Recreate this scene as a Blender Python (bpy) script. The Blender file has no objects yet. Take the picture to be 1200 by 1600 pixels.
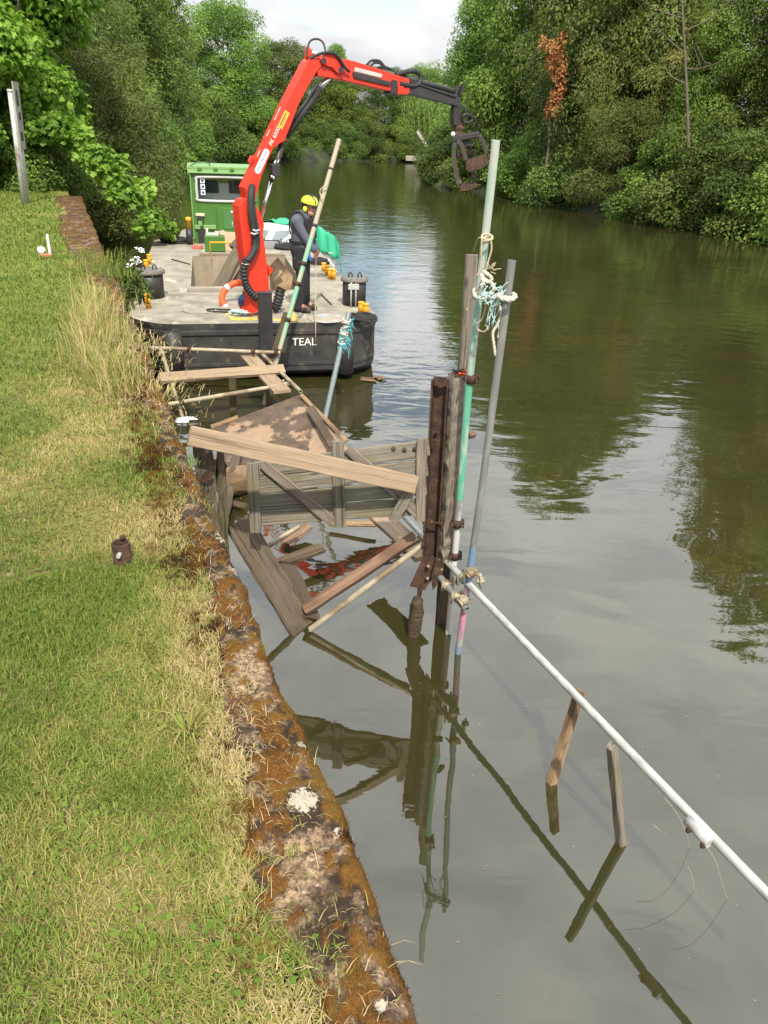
import bpy, bmesh, math, random
import numpy as np
from mathutils import Matrix, Vector

SC = bpy.context.scene
COL = SC.collection
rad = math.radians

# ------------------------------------------------------------------ camera, sky, sun, exposure
CAM_H, F_PX, PITCH, ROLL = 3.6, 1200.0, math.atan(.5), rad(2.27)
cd = bpy.data.cameras.new('camera')
cam = bpy.data.objects.new('camera', cd); COL.objects.link(cam)
cd.sensor_fit = 'VERTICAL'; cd.sensor_height = 32.0; cd.lens = 32.0 * F_PX / 1600.0
cd.clip_start = .05; cd.clip_end = 2000
cam.matrix_world = Matrix.Translation((0, 0, CAM_H)) @ Matrix.Rotation(math.pi/2 - PITCH, 4, 'X') @ Matrix.Rotation(ROLL, 4, 'Z')
SC.camera = cam

SUN_EL, SUN_AZ = rad(50), rad(168)          # azimuth the light comes from, clockwise from +Y
W = bpy.data.worlds.new('World'); SC.world = W; W.use_nodes = True
wn = W.node_tree; wn.nodes.clear()
def wnode(t, **k):
    n = wn.nodes.new(t)
    for a, b in k.items(): setattr(n, a, b)
    return n
sky = wnode('ShaderNodeTexSky', sky_type='NISHITA', sun_disc=False, sun_elevation=SUN_EL, sun_rotation=SUN_AZ, air_density=1.2, dust_density=1.5)
wtc = wnode('ShaderNodeTexCoord')
wmp = wnode('ShaderNodeMapping'); wmp.inputs['Scale'].default_value = (1, 1, 2.6); wmp.inputs['Location'].default_value = (3.1, .4, .2)
wn.links.new(wtc.outputs['Generated'], wmp.inputs['Vector'])
wno = wnode('ShaderNodeTexNoise'); wno.inputs['Scale'].default_value = 2.6; wno.inputs['Detail'].default_value = 7; wno.inputs['Roughness'].default_value = .55
wn.links.new(wmp.outputs[0], wno.inputs['Vector'])
# a clearing in the cloud, low ahead to the right of the river
wdot = wnode('ShaderNodeVectorMath', operation='DOT_PRODUCT'); wn.links.new(wtc.outputs['Generated'], wdot.inputs[0])
_e, _a = rad(17.5), rad(-1.5)
wdot.inputs[1].default_value = (math.sin(_a)*math.cos(_e), math.cos(_a)*math.cos(_e), math.sin(_e))
wgap = wnode('ShaderNodeMapRange'); wgap.inputs['From Min'].default_value = .975; wgap.inputs['From Max'].default_value = .9995
wgap.inputs['To Min'].default_value = 0.0; wgap.inputs['To Max'].default_value = .26
wn.links.new(wdot.outputs['Value'], wgap.inputs['Value'])
wdot2 = wnode('ShaderNodeVectorMath', operation='DOT_PRODUCT'); wn.links.new(wtc.outputs['Generated'], wdot2.inputs[0])
_e, _a = rad(8.6), rad(-3.8); wdot2.inputs[1].default_value = (math.sin(_a)*math.cos(_e), math.cos(_a)*math.cos(_e), math.sin(_e))
wgap2 = wnode('ShaderNodeMapRange'); wgap2.inputs['From Min'].default_value = .994; wgap2.inputs['From Max'].default_value = .9998; wgap2.inputs['To Max'].default_value = .42
wn.links.new(wdot2.outputs['Value'], wgap2.inputs['Value']); wga = wnode('ShaderNodeMath', operation='ADD'); wn.links.new(wgap.outputs[0], wga.inputs[0]); wn.links.new(wgap2.outputs[0], wga.inputs[1]); wgap = wga
wsub = wnode('ShaderNodeMath', operation='SUBTRACT'); wn.links.new(wno.outputs['Fac'], wsub.inputs[0]); wn.links.new(wgap.outputs[0], wsub.inputs[1])
wmask = wnode('ShaderNodeMapRange', interpolation_type='SMOOTHSTEP'); wmask.inputs['From Min'].default_value = .14; wmask.inputs['From Max'].default_value = .30
wn.links.new(wsub.outputs[0], wmask.inputs['Value'])
wn2 = wnode('ShaderNodeTexNoise'); wn2.inputs['Scale'].default_value = 6.5; wn2.inputs['Detail'].default_value = 6
wn.links.new(wmp.outputs[0], wn2.inputs['Vector'])
wsep = wnode('ShaderNodeSeparateXYZ'); wn.links.new(wtc.outputs['Generated'], wsep.inputs[0])
wramp = wnode('ShaderNodeValToRGB'); wramp.color_ramp.elements[0].position = .33; wramp.color_ramp.elements[0].color = (3.3, 3.45, 3.75, 1)
wramp.color_ramp.elements[1].position = .66; wramp.color_ramp.elements[1].color = (5.2, 5.2, 5.1, 1)
wn.links.new(wn2.outputs['Fac'], wramp.inputs['Fac'])
whi = wnode('ShaderNodeFloatCurve'); _cv = whi.mapping.curves[0]   # the overcast brightens towards the zenith
_cv.points[0].location = (0, .34); _cv.points[1].location = (1, .66)
for _p in ((.09, .36), (.2, .74), (.45, .70)): _cv.points.new(*_p)
whi.mapping.update(); wn.links.new(wsep.outputs['Z'], whi.inputs['Value'])
whs = wnode('ShaderNodeMath', operation='MULTIPLY'); wn.links.new(whi.outputs[0], whs.inputs[0]); whs.inputs[1].default_value = 2.7; whi = whs
wmul = wnode('ShaderNodeVectorMath', operation='SCALE'); wn.links.new(wramp.outputs['Color'], wmul.inputs[0]); wn.links.new(whi.outputs[0], wmul.inputs['Scale'])
wmix = wnode('ShaderNodeMix', data_type='RGBA')
wn.links.new(wmask.outputs[0], wmix.inputs[0]); wn.links.new(sky.outputs[0], wmix.inputs[6]); wn.links.new(wmul.outputs[0], wmix.inputs[7])
wbg = wnode('ShaderNodeBackground'); wbg.inputs['Strength'].default_value = .15
wn.links.new(wmix.outputs[2], wbg.inputs['Color'])
wout = wnode('ShaderNodeOutputWorld'); wn.links.new(wbg.outputs[0], wout.inputs['Surface'])

sl = bpy.data.lights.new('sun', 'SUN'); sl.energy = 4.2; sl.angle = rad(1.5); sl.color = (1, .91, .76)
so = bpy.data.objects.new('sun', sl); COL.objects.link(so)
_sd = Vector((math.sin(SUN_AZ)*math.cos(SUN_EL), math.cos(SUN_AZ)*math.cos(SUN_EL), math.sin(SUN_EL)))
so.rotation_euler = (-_sd).to_track_quat('-Z', 'Y').to_euler(); so.location = (0, -10, 30)
SC.view_settings.view_transform = 'Standard'; SC.view_settings.look = 'None'
SC.view_settings.exposure = .5; SC.view_settings.gamma = 1; SC.view_settings.use_curve_mapping = False
SC.cycles.max_bounces = 8; SC.cycles.transparent_max_bounces = 8

# ------------------------------------------------------------------ measuring helpers (the photograph's rays)
_cr, _sr, _cp, _sp = math.cos(ROLL), math.sin(ROLL), math.cos(PITCH), math.sin(PITCH)
EYE = Vector((0, 0, CAM_H))
def ray(px, py):
    x, u = (px-600)/F_PX, (800-py)/F_PX
    x, u = x*_cr-u*_sr, x*_sr+u*_cr
    return Vector((x, _cp+u*_sp, -_sp+u*_cp))
def on(px, py, z=0.0):
    d = ray(px, py); return EYE + d*((z-CAM_H)/d.z)
def at(px, py, y):
    d = ray(px, py); return EYE + d*(y/d.y)
def onplane(px, py, O, n):
    d = ray(px, py); return EYE + d*((O-EYE).dot(n)/d.dot(n))

rng = np.random.default_rng(7); random.seed(7)
V = Vector

# ------------------------------------------------------------------ numpy value noise
def _hash(ix, iy, s):
    h = (ix.astype(np.int64)*374761393 + iy.astype(np.int64)*668265263 + s*1442695041) & 0x7fffffff
    h = ((h ^ (h >> 13))*1274126177) & 0x7fffffff
    return ((h ^ (h >> 16)) & 0xffff)/65535.0
def vnoise(x, y, s=0):
    ix, iy = np.floor(x), np.floor(y); fx, fy = x-ix, y-iy
    fx, fy = fx*fx*(3-2*fx), fy*fy*(3-2*fy)
    a, b = _hash(ix, iy, s), _hash(ix+1, iy, s); c, d = _hash(ix, iy+1, s), _hash(ix+1, iy+1, s)
    return (a*(1-fx)+b*fx)*(1-fy)+(c*(1-fx)+d*fx)*fy
def fbm(x, y, s=0, o=4):
    t = np.zeros_like(np.asarray(x, float)); w = .5; n = 0
    for k in range(o):
        t += w*vnoise(x*2**k, y*2**k, s+k*17); n += w; w *= .5
    return t/n

# ------------------------------------------------------------------ mesh building
def frame(o, x, zhint):
    x = V(x).normalized(); z = V(zhint) - V(zhint).dot(x)*x
    if z.length < 1e-5: z = V((0, 1, 0)) - V((0, 1, 0)).dot(x)*x
    z.normalize(); y = z.cross(x)
    M = Matrix((x, y, z)).transposed().to_4x4(); M.translation = o; return M
class MB:
    def __init__(s): s.v = []; s.f = []; s.sm = []; s.mi = []
    def add(s, vs, fs, smooth=False, mi=0):
        b = len(s.v); s.v += [V(p) for p in vs]
        for f in fs: s.f.append([b+i for i in f]); s.sm.append(smooth); s.mi.append(mi)
        return s
    def hull(s, pts, smooth=False, mi=0):
        bm = bmesh.new()
        for p in pts: bm.verts.new(p)
        r = bmesh.ops.convex_hull(bm, input=bm.verts[:])
        bm.verts.ensure_lookup_table()
        loose = [v for v in bm.verts if not v.link_faces]
        for v in loose: bm.verts.remove(v)
        bmesh.ops.dissolve_limit(bm, angle_limit=.02, verts=bm.verts[:], edges=bm.edges[:])
        bm.verts.index_update()
        s.add([v.co.copy() for v in bm.verts], [[v.index for v in f.verts] for f in bm.faces], smooth, mi); bm.free(); return s
    def box(s, M, size, ch=.004, mi=0):
        hx, hy, hz = [k/2 for k in size]; ch = min(ch, hx*.45, hy*.45, hz*.45)
        pts = []
        for a in (-1, 1):
            for b in (-1, 1):
                for c in (-1, 1):
                    pts += [M @ V((a*(hx-ch), b*(hy-ch), c*hz)), M @ V((a*(hx-ch), b*hy, c*(hz-ch))), M @ V((a*hx, b*(hy-ch), c*(hz-ch)))]
        return s.hull(pts, mi=mi)
    def bx(s, c, size, ch=.004, mi=0, rz=0): return s.box(Matrix.Translation(c) @ Matrix.Rotation(rz, 4, 'Z'), size, ch, mi)
    def tube(s, pts, r, n=10, cap=True, mi=0, closed=False):
        pts = [V(p) for p in pts]; m = len(pts); rs = r if isinstance(r, (list, tuple)) else [r]*m
        t0 = (pts[1]-pts[0]).normalized(); up = V((0, 0, 1)) if abs(t0.z) < .9 else V((1, 0, 0))
        nrm = (up - up.dot(t0)*t0).normalized(); vs = []; fs = []
        for i, p in enumerate(pts):
            if closed: t = (pts[(i+1) % m]-pts[i-1])
            else: t = pts[min(i+1, m-1)]-pts[max(i-1, 0)]
            t = t.normalized() if t.length > 1e-9 else t0
            nrm = nrm - nrm.dot(t)*t
            nrm = nrm.normalized() if nrm.length > 1e-6 else t.orthogonal().normalized()
            bn = t.cross(nrm)
            for k in range(n):
                a = 2*math.pi*k/n; vs.append(p + rs[i]*(math.cos(a)*nrm + math.sin(a)*bn))
        for i in range(m if closed else m-1):
            j = (i+1) % m
            for k in range(n): fs.append([i*n+k, i*n+(k+1) % n, j*n+(k+1) % n, j*n+k])
        s.add(vs, fs, True, mi)
        if cap and not closed:
            b = len(s.v)-len(vs)
            s.f += [[b+k for k in range(n)][::-1], [b+(m-1)*n+k for k in range(n)]]; s.sm += [False]*2; s.mi += [mi]*2
        return s
    def lathe(s, prof, M=Matrix(), n=20, mi=0, smooth=True):
        vs = []; fs = []; m = len(prof)
        for (r, z) in prof:
            for k in range(n):
                a = 2*math.pi*k/n; vs.append(M @ V((r*math.cos(a), r*math.sin(a), z)))
        for i in range(m-1):
            for k in range(n): fs.append([i*n+k, i*n+(k+1) % n, (i+1)*n+(k+1) % n, (i+1)*n+k])
        s.add(vs, fs, smooth, mi); b = len(s.v)-len(vs)
        s.f += [[b+k for k in range(n)][::-1], [b+(m-1)*n+k for k in range(n)]]; s.sm += [False]*2; s.mi += [mi]*2
        return s
    def slab(s, poly, nv, t, mi=0):                        # polygon (world points) given thickness t along -nv
        nv = V(nv).normalized(); n = len(poly)
        top = [V(p) for p in poly]; bot = [p - nv*t for p in top]
        ar = V((0, 0, 0))
        for i in range(n): ar += top[i].cross(top[(i+1) % n])
        if ar.dot(nv) < 0: top.reverse(); bot.reverse()
        s.add(top+bot, [list(range(n)), list(range(2*n-1, n-1, -1))] + [[i, n+i, n+(i+1) % n, (i+1) % n] for i in range(n)], False, mi); return s
    def ell(s, c, rx, ry, rz, M=Matrix(), n=16, m=10, mi=0):
        vs = []; fs = []
        for i in range(m+1):
            th = math.pi*i/m
            for k in range(n):
                a = 2*math.pi*k/n
                vs.append(V(c) + M.to_3x3() @ V((rx*math.sin(th)*math.cos(a), ry*math.sin(th)*math.sin(a), rz*math.cos(th))))
        for i in range(m):
            for k in range(n): fs.append([i*n+k, (i+1)*n+k, (i+1)*n+(k+1) % n, i*n+(k+1) % n])
        s.add(vs, fs, True, mi); return s
    def mesh(s, name, M=None, mats=()):
        inv = M.inverted() if M is not None else Matrix()
        me = bpy.data.meshes.new(name); me.from_pydata([inv @ p for p in s.v], [], s.f)
        me.polygons.foreach_set('use_smooth', s.sm); me.polygons.foreach_set('material_index', s.mi)
        for m in mats: me.materials.append(m)
        me.update(); return me
WM = {}
def link(name, data, parent=None, M=None):
    o = bpy.data.objects.new(name, data); COL.objects.link(o)
    if M is None: M = WM[parent.name] if parent else Matrix()
    WM[o.name] = M.copy()
    if parent: o.parent = parent; o.matrix_basis = WM[parent.name].inverted() @ M
    else: o.matrix_basis = M
    return o
def tag(o, label=None, cat=None, group=None, kind=None):
    if label: o['label'] = label
    if cat: o['category'] = cat
    if group: o['group'] = group
    if kind: o['kind'] = kind
    return o
def thing(name, label, cat, M, group=None):
    if not isinstance(M, Matrix): M = Matrix.Translation(M)
    return tag(link(name, None, None, M), label, cat, group)
def put(name, mb, mat, parent=None, M=None):              # geometry is authored in world space; M is the object's own frame
    mats = mat if isinstance(mat, (list, tuple)) else [mat]
    if M is None: M = WM[parent.name] if parent else Matrix()
    if not isinstance(M, Matrix): M = Matrix.Translation(M)
    return link(name, mb.mesh(name, M, mats), parent, M)
def npmesh(name, verts, faces, mats, smooth=True, face_attr=None, vert_attr=None):
    me = bpy.data.meshes.new(name); nv, nf, k = len(verts), len(faces), faces.shape[1]
    me.vertices.add(nv); me.vertices.foreach_set('co', np.ascontiguousarray(verts, np.float32).ravel())
    me.loops.add(nf*k); me.loops.foreach_set('vertex_index', np.ascontiguousarray(faces, np.int32).ravel())
    me.polygons.add(nf); me.polygons.foreach_set('loop_start', np.arange(0, nf*k, k, dtype=np.int32))
    me.polygons.foreach_set('use_smooth', np.full(nf, smooth))
    for dom, d in (('FACE', face_attr), ('POINT', vert_attr)):
        for an, arr in (d or {}).items():
            a = me.attributes.new(an, 'FLOAT', dom); a.data.foreach_set('value', np.ascontiguousarray(arr, np.float32))
    for m in mats: me.materials.append(m)
    me.update(calc_edges=True); me.validate(); return me
def catmull(pts, k=6, closed=False):
    pts = [V(p) for p in pts]; n = len(pts); out = []
    for i in range(n if closed else n-1):
        g = (lambda j: pts[j % n]) if closed else (lambda j: pts[max(0, min(n-1, j))])
        p0, p1, p2, p3 = g(i-1), g(i), g(i+1), g(i+2)
        for q in range(k):
            t = q/k
            out.append(.5*((2*p1)+(p2-p0)*t+(2*p0-5*p1+4*p2-p3)*t*t+(3*p1-p0-3*p2+p3)*t**3))
    if not closed: out.append(pts[-1])
    return out
def rope(mb, pts, r, k=6, twist=9.0, closed=False, mi=0):  # three laid strands
    path = catmull(pts, k, closed)
    if r < .006: mb.tube(path, r, 6, closed=closed, mi=mi); return mb
    L = [0]
    for a, b in zip(path, path[1:]): L.append(L[-1]+(b-a).length)
    step = r*1.1; m = max(4, int(L[-1]/step)); fine = []; j = 0
    for q in range(m+1):
        d = L[-1]*q/m
        while j < len(L)-2 and L[j+1] < d: j += 1
        t = (d-L[j])/max(1e-9, L[j+1]-L[j]); fine.append(path[j].lerp(path[j+1], t))
    nrm = V((.3, .5, .8))
    fr = []
    for i, p in enumerate(fine):
        t = (fine[min(i+1, m)]-fine[max(i-1, 0)]); t = t.normalized() if t.length > 1e-9 else V((0, 0, 1))
        nrm = nrm-nrm.dot(t)*t
        nrm = nrm.normalized() if nrm.length > 1e-6 else t.orthogonal().normalized()
        fr.append((p, nrm.copy(), t.cross(nrm)))
    for sidx in range(3):
        st = []
        for i, (p, a, b) in enumerate(fr):
            th = sidx*2.094+i*step/r*.75; st.append(p+(a*math.cos(th)+b*math.sin(th))*r*.52)
        mb.tube(st, r*.56, 5, mi=mi)
    return mb
def text_mb(s, size, M, ext=.0015, align='CENTER'):
    cu = bpy.data.curves.new('t', 'FONT'); cu.body = s; cu.size = size; cu.extrude = ext; cu.align_x = align; cu.align_y = 'CENTER'; cu.resolution_u = 3
    o = bpy.data.objects.new('t', cu); COL.objects.link(o); dg = bpy.context.evaluated_depsgraph_get(); dg.update()
    me = bpy.data.meshes.new_from_object(o.evaluated_get(dg)); mb = MB()
    mb.add([M @ v.co for v in me.vertices], [list(p.vertices) for p in me.polygons])
    bpy.data.objects.remove(o); bpy.data.curves.remove(cu); bpy.data.meshes.remove(me); return mb

# ------------------------------------------------------------------ materials
class G:
    def __init__(s, name):
        s.m = bpy.data.materials.new(name); s.m.use_nodes = True; s.t = s.m.node_tree
        s.b = s.t.nodes['Principled BSDF']; s.out = s.t.nodes['Material Output']
        s.tc = s.t.nodes.new('ShaderNodeTexCoord'); s.oi = s.t.nodes.new('ShaderNodeObjectInfo')
    def n(s, t, **k):
        x = s.t.nodes.new(t)
        for a, b in k.items(): setattr(x, a, b)
        return x
    def l(s, a, b): s.t.links.new(a, b)
    def vec(s, scale=(1, 1, 1), rnd=True, coord='Object'):
        mp = s.n('ShaderNodeMapping'); mp.inputs['Scale'].default_value = scale; s.l(s.tc.outputs[coord], mp.inputs['Vector'])
        if not rnd: return mp.outputs[0]
        m = s.n('ShaderNodeMath', operation='MULTIPLY'); s.l(s.oi.outputs['Random'], m.inputs[0]); m.inputs[1].default_value = 37.0
        a = s.n('ShaderNodeVectorMath', operation='ADD'); s.l(mp.outputs[0], a.inputs[0]); s.l(m.outputs[0], a.inputs[1]); return a.outputs[0]
    def noise(s, scale, detail=4, vec=None, rough=.55, dist=0):
        x = s.n('ShaderNodeTexNoise'); x.inputs['Scale'].default_value = scale; x.inputs['Detail'].default_value = detail
        x.inputs['Roughness'].default_value = rough; x.inputs['Distortion'].default_value = dist
        s.l(vec if vec is not None else s.vec(), x.inputs['Vector']); return x.outputs['Fac']
    def ramp(s, fac, stops):
        r = s.n('ShaderNodeValToRGB'); e = r.color_ramp.elements
        while len(e) < len(stops): e.new(.5)
        for k, (p, c) in zip(e, stops): k.position = p; k.color = (*c, 1) if len(c) == 3 else c
        s.l(fac, r.inputs['Fac']); return r.outputs['Color']
    def rng(s, v, a, b, c=0, d=1, sm=False):
        r = s.n('ShaderNodeMapRange')
        if sm: r.interpolation_type = 'SMOOTHSTEP'
        for i, q in zip(('From Min', 'From Max', 'To Min', 'To Max'), (a, b, c, d)): r.inputs[i].default_value = q
        s.l(v, r.inputs['Value']); return r.outputs[0]
    def mix(s, fac, a, b, mode='MIX'):
        x = s.n('ShaderNodeMix', data_type='RGBA', blend_type=mode)
        for i, q in ((0, fac), (6, a), (7, b)):
            if isinstance(q, (int, float)): x.inputs[i].default_value = q
            elif isinstance(q, tuple): x.inputs[i].default_value = (*q, 1)
            else: s.l(q, x.inputs[i])
        return x.outputs[2]
    def math(s, op, a, b=0.0):
        x = s.n('ShaderNodeMath', operation=op)
        for i, q in enumerate((a, b)):
            if isinstance(q, (int, float)): x.inputs[i].default_value = q
            else: s.l(q, x.inputs[i])
        return x.outputs[0]
    def attr(s, name): 
        x = s.n('ShaderNodeAttribute'); x.attribute_name = name; return x.outputs['Fac']
    def bump(s, h, dist=.01, strength=1.0):
        b = s.n('ShaderNodeBump'); b.inputs['Distance'].default_value = dist; b.inputs['Strength'].default_value = strength
        s.l(h, b.inputs['Height']); s.l(b.outputs[0], s.b.inputs['Normal']); return b.outputs[0]
    def fin(s, col=None, rough=.6, metal=0, spec=None):
        if col is not None:
            if isinstance(col, tuple): s.b.inputs['Base Color'].default_value = (*col, 1)
            else: s.l(col, s.b.inputs['Base Color'])
        if isinstance(rough, (int, float)): s.b.inputs['Roughness'].default_value = rough
        else: s.l(rough, s.b.inputs['Roughness'])
        s.b.inputs['Metallic'].default_value = metal
        if spec is not None: s.b.inputs['Specular IOR Level'].default_value = spec
        return s.m
def wood(name, dark, mid, light, algae=None, wet=None, rough=.85):
    g = G(name); v = g.vec((1.3, 48, 48)); fine = g.noise(1.6, 5, v, .6, .8)
    col = g.ramp(fine, [(.28, dark), (.48, mid), (.72, light)])
    big = g.noise(2.2, 3); col = g.mix(g.rng(big, .35, .75, 0, .45), col, tuple(c*.62 for c in mid))
    kv = g.n('ShaderNodeTexVoronoi'); kv.inputs['Scale'].default_value = 1; g.l(g.vec((2.2, 7, 7)), kv.inputs['Vector'])
    col = g.mix(g.rng(kv.outputs['Distance'], .03, .12, .8, 0), col, tuple(c*.45 for c in dark))
    if algae: col = g.mix(g.rng(g.noise(4, 5), .48, .68, 0, .75), col, algae)
    if wet: col = g.mix(g.rng(g.noise(1.3, 3), .5, .58, 0, .8), col, wet)
    crack = g.noise(1.1, 3, g.vec((.8, 60, 60)), .5, .4)
    col = g.mix(g.rng(crack, .3, .4, .7, 0), col, tuple(c*.35 for c in dark))
    g.bump(g.math('ADD', fine, g.rng(crack, .3, .42)), .004, .8)
    return g.fin(col, rough, spec=.3)
def paint(name, c, wear=None, wsc=9, wth=.62, rough=.45, dirt=.35, bump=.002, dirtc=(.06, .05, .04), coord='Object'):
    g = G(name); v = g.vec(coord=coord)
    col = g.mix(g.rng(g.noise(3.5, 5, v), .35, .75, 0, dirt), c, dirtc)
    col = g.mix(g.rng(g.noise(38, 3, v), .4, .8, 0, dirt*.5), col, tuple(min(1, k*1.25) for k in c))
    if wear:
        wm = g.rng(g.noise(wsc, 8, v, .65), wth, wth+.04); col = g.mix(wm, col, wear)
    g.bump(g.noise(22, 4, v), bump, .6)
    rr = g.rng(g.noise(7, 4, v), .3, .7, rough-.1, rough+.18)
    return g.fin(col, rr)
M_ = {}
M_['gate'] = wood('weathered gate boards', (0.089, 0.081, 0.063), (0.185, 0.167, 0.133), (0.281, 0.255, 0.207), algae=(0.148, 0.141, 0.074))
M_['grey'] = wood('weathered grey timber', (0.080, 0.068, 0.056), (0.176, 0.148, 0.120), (0.288, 0.248, 0.208))
M_['fresh'] = wood('sawn pine', (0.216, 0.144, 0.090), (0.302, 0.223, 0.148), (0.360, 0.281, 0.198), rough=.75)
M_['tan'] = wood('dull pine', (0.136, 0.085, 0.047), (0.264, 0.178, 0.102), (0.374, 0.272, 0.170), wet=(0.102, 0.060, 0.034))
M_['brown'] = wood('wet brown board', (0.045, 0.033, 0.023), (0.102, 0.078, 0.053), (0.156, 0.123, 0.086), wet=(0.061, 0.045, 0.031))
M_['red'] = wood('reddish timber', (0.085, 0.047, 0.030), (0.204, 0.128, 0.085), (0.306, 0.204, 0.145), wet=(0.128, 0.076, 0.051))
M_['old'] = wood('rotten post', (0.027, 0.022, 0.016), (0.108, 0.086, 0.063), (0.216, 0.180, 0.140), algae=(0.099, 0.090, 0.036))
M_['stub'] = wood('rotten stump', (.02, .014, .01), (.07, .048, .03), (.13, .095, .06), algae=(.07, .07, .02))
def rusty():
    g = G('rusted steel'); col = g.ramp(g.noise(14, 7, None, .65), [(.3, (.028, .018, .014)), (.5, (.06, .036, .027)), (.66, (.11, .06, .04)), (.8, (.2, .12, .08))])
    g.bump(g.noise(60, 5), .004, .8); return g.fin(col, .85, spec=.25)
M_['rust'] = rusty()
def galv(name, c, stain=(.2, .12, .07), th=.62):
    g = G(name); v = g.vec((3, 9, 9)); col = g.ramp(g.noise(4, 5, v), [(.3, tuple(k*.6 for k in c)), (.7, c)])
    col = g.mix(g.rng(g.noise(3, 6), th, th+.1, 0, .7), col, stain); g.bump(g.noise(50, 3), .001, .5)
    return g.fin(col, g.rng(g.noise(9, 3), .3, .7, .45, .7), metal=.25)
M_['galv'] = galv('galvanised tube', (.52, .54, .52))
M_['tube'] = galv('mud stained tube', (.44, .39, .28), (.16, .1, .05), .5)
M_['steelgrey'] = galv('dull grey tube', (.27, .27, .26))
M_['bluegrey'] = galv('blue grey tube', (.24, .29, .31))
def banded(name, bands, wear):                             # paint bands along the tube's own length (x in metres from its foot)
    g = G(name); sp = g.n('ShaderNodeSeparateXYZ'); g.l(g.tc.outputs['Object'], sp.inputs[0])
    x = g.math('ADD', sp.outputs[0], g.math('MULTIPLY', g.math('SUBTRACT', g.noise(9, 4), .5), .16))
    mx = bands[-1][0]+2; cur = bands[0][1]
    for p, c in bands[1:]: cur = g.mix(g.rng(x, p-.006, p+.006), cur, c)
    cur = g.mix(g.rng(g.noise(1.5, 6, g.vec((3, 14, 14)), .65),             .46, .58, 0, .85), cur, wear)
    g.bump(g.noise(40, 4), .0015, .6); return g.fin(cur, .6)
M_['conc_dummy'] = None; del M_['conc_dummy']
M_['red_paint'] = paint('crane red paint', (.58, .03, .01), wear=(.16, .03, .02), wsc=6, wth=.66, rough=.42, dirt=.3, bump=.001, dirtc=(.34, .035, .02))
M_['black_paint'] = paint('black crane paint', (.022, .022, .024), wear=(.12, .1, .09), wth=.7, rough=.45)
M_['hull'] = paint('black hull paint', (.018, .018, .02), wear=(.1, .075, .052), wsc=7, wth=.6, rough=.55, dirt=.8, dirtc=(.065, .058, .045), bump=.006)
M_['yellow'] = paint('yellow paint', (.78, .36, .015), wear=(.2, .1, .05), wth=.68, rough=.5, dirt=.2)
M_['green_cab'] = paint('green cabin paint', (.05, .145, .022), rough=.4, dirt=.15, dirtc=(.05, .1, .03))
M_['green_pale'] = paint('pale green paint', (.15, .3, .09), rough=.45, dirt=.2, dirtc=(.1, .2, .06))
M_['white'] = paint('white gelcoat', (.74, .76, .76), rough=.3, dirt=.2, dirtc=(.4, .4, .38))
M_['whitepart'] = paint('white enamel', (.78, .78, .76), rough=.35, dirt=.15, dirtc=(.5, .5, .48))
M_['lightgrey'] = paint('light grey panel', (.45, .46, .45), rough=.5, dirt=.25)
M_['rubber'] = paint('black rubber', (.015, .015, .016), rough=.6, dirt=.3, dirtc=(.05, .05, .05))
M_['black_cloth'] = paint('black cloth', (.012, .012, .015), rough=.9, dirt=.4, dirtc=(.03, .03, .033), bump=.004)
M_['hoodie'] = paint('slate hoodie fleece', (.085, .095, .125), rough=.95, dirt=.3, dirtc=(.05, .055, .075), bump=.006)
M_['boot'] = paint('worn work boot', (.05, .034, .024), rough=.7, dirt=.5, dirtc=(.12, .1, .08))
M_['skin'] = paint('weathered skin', (.5, .25, .17), rough=.55, dirt=.2, dirtc=(.38, .16, .11), bump=.001)
M_['hair'] = paint('short dark hair', (.035, .025, .018), rough=.8, bump=.003)
M_['hiviz'] = paint('hi vis yellow', (.62, .72, .03), rough=.5, dirt=.1, dirtc=(.4, .45, .05))
M_['orange'] = paint('orange buoy', (.82, .09, .015), rough=.5, dirt=.2, dirtc=(.5, .08, .03))
M_['bluefender'] = paint('navy vinyl', (.018, .03, .12), rough=.35, dirt=.3)
M_['chrome'] = G('polished rod').fin((.82, .83, .84), .18, 1.0)
M_['glass'] = G('tinted window glass').fin((.05, .06, .065), .08, 0, .9)
M_['tarp'] = paint('green tarpaulin', (.03, .36, .2), rough=.45, dirt=.25, dirtc=(.02, .2, .11), bump=.01)
M_['rope_white'] = paint('weathered white rope', (.52, .5, .42), rough=.95, dirt=.6, dirtc=(.25, .23, .17), bump=.006)
M_['rope_blue'] = paint('pale blue rope', (.34, .5, .5), rough=.95, dirt=.5, dirtc=(.5, .6, .56), bump=.006)
M_['twine'] = paint('beige twine', (.45, .38, .27), rough=.95, dirt=.5, dirtc=(.25, .2, .14))
M_['rope_black'] = paint('black rope', (.014, .014, .016), rough=.9, dirt=.5, dirtc=(.05, .05, .05))
M_['blue'] = paint('blue plastic', (.02, .1, .5), rough=.4, dirt=.2)
M_['bluetxt'] = G('blue lettering').fin((.03, .07, .3), .5)
M_['whitetxt'] = paint('white lettering', (.78, .78, .74), wear=(.1, .1, .1), wsc=30, wth=.66, rough=.6, dirt=.2)
M_['yellow_label'] = paint('yellow sticker', (.75, .4, .06), rough=.5, dirt=.15, dirtc=(.6, .3, .05))
M_['lamp'] = G('white lamp lens').fin((.85, .85, .83), .2)
M_['ply'] = wood('pale plywood', (.5, .34, .22), (.6, .43, .29), (.68, .5, .35), rough=.7)
M_['paper'] = G('white plastic').fin((.8, .82, .84), .5)
M_['straw'] = paint('pale straw', (.55, .46, .27), rough=.8)
M_['brick'] = paint('brick', (.4, .15, .08), rough=.9, bump=.004)

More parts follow.
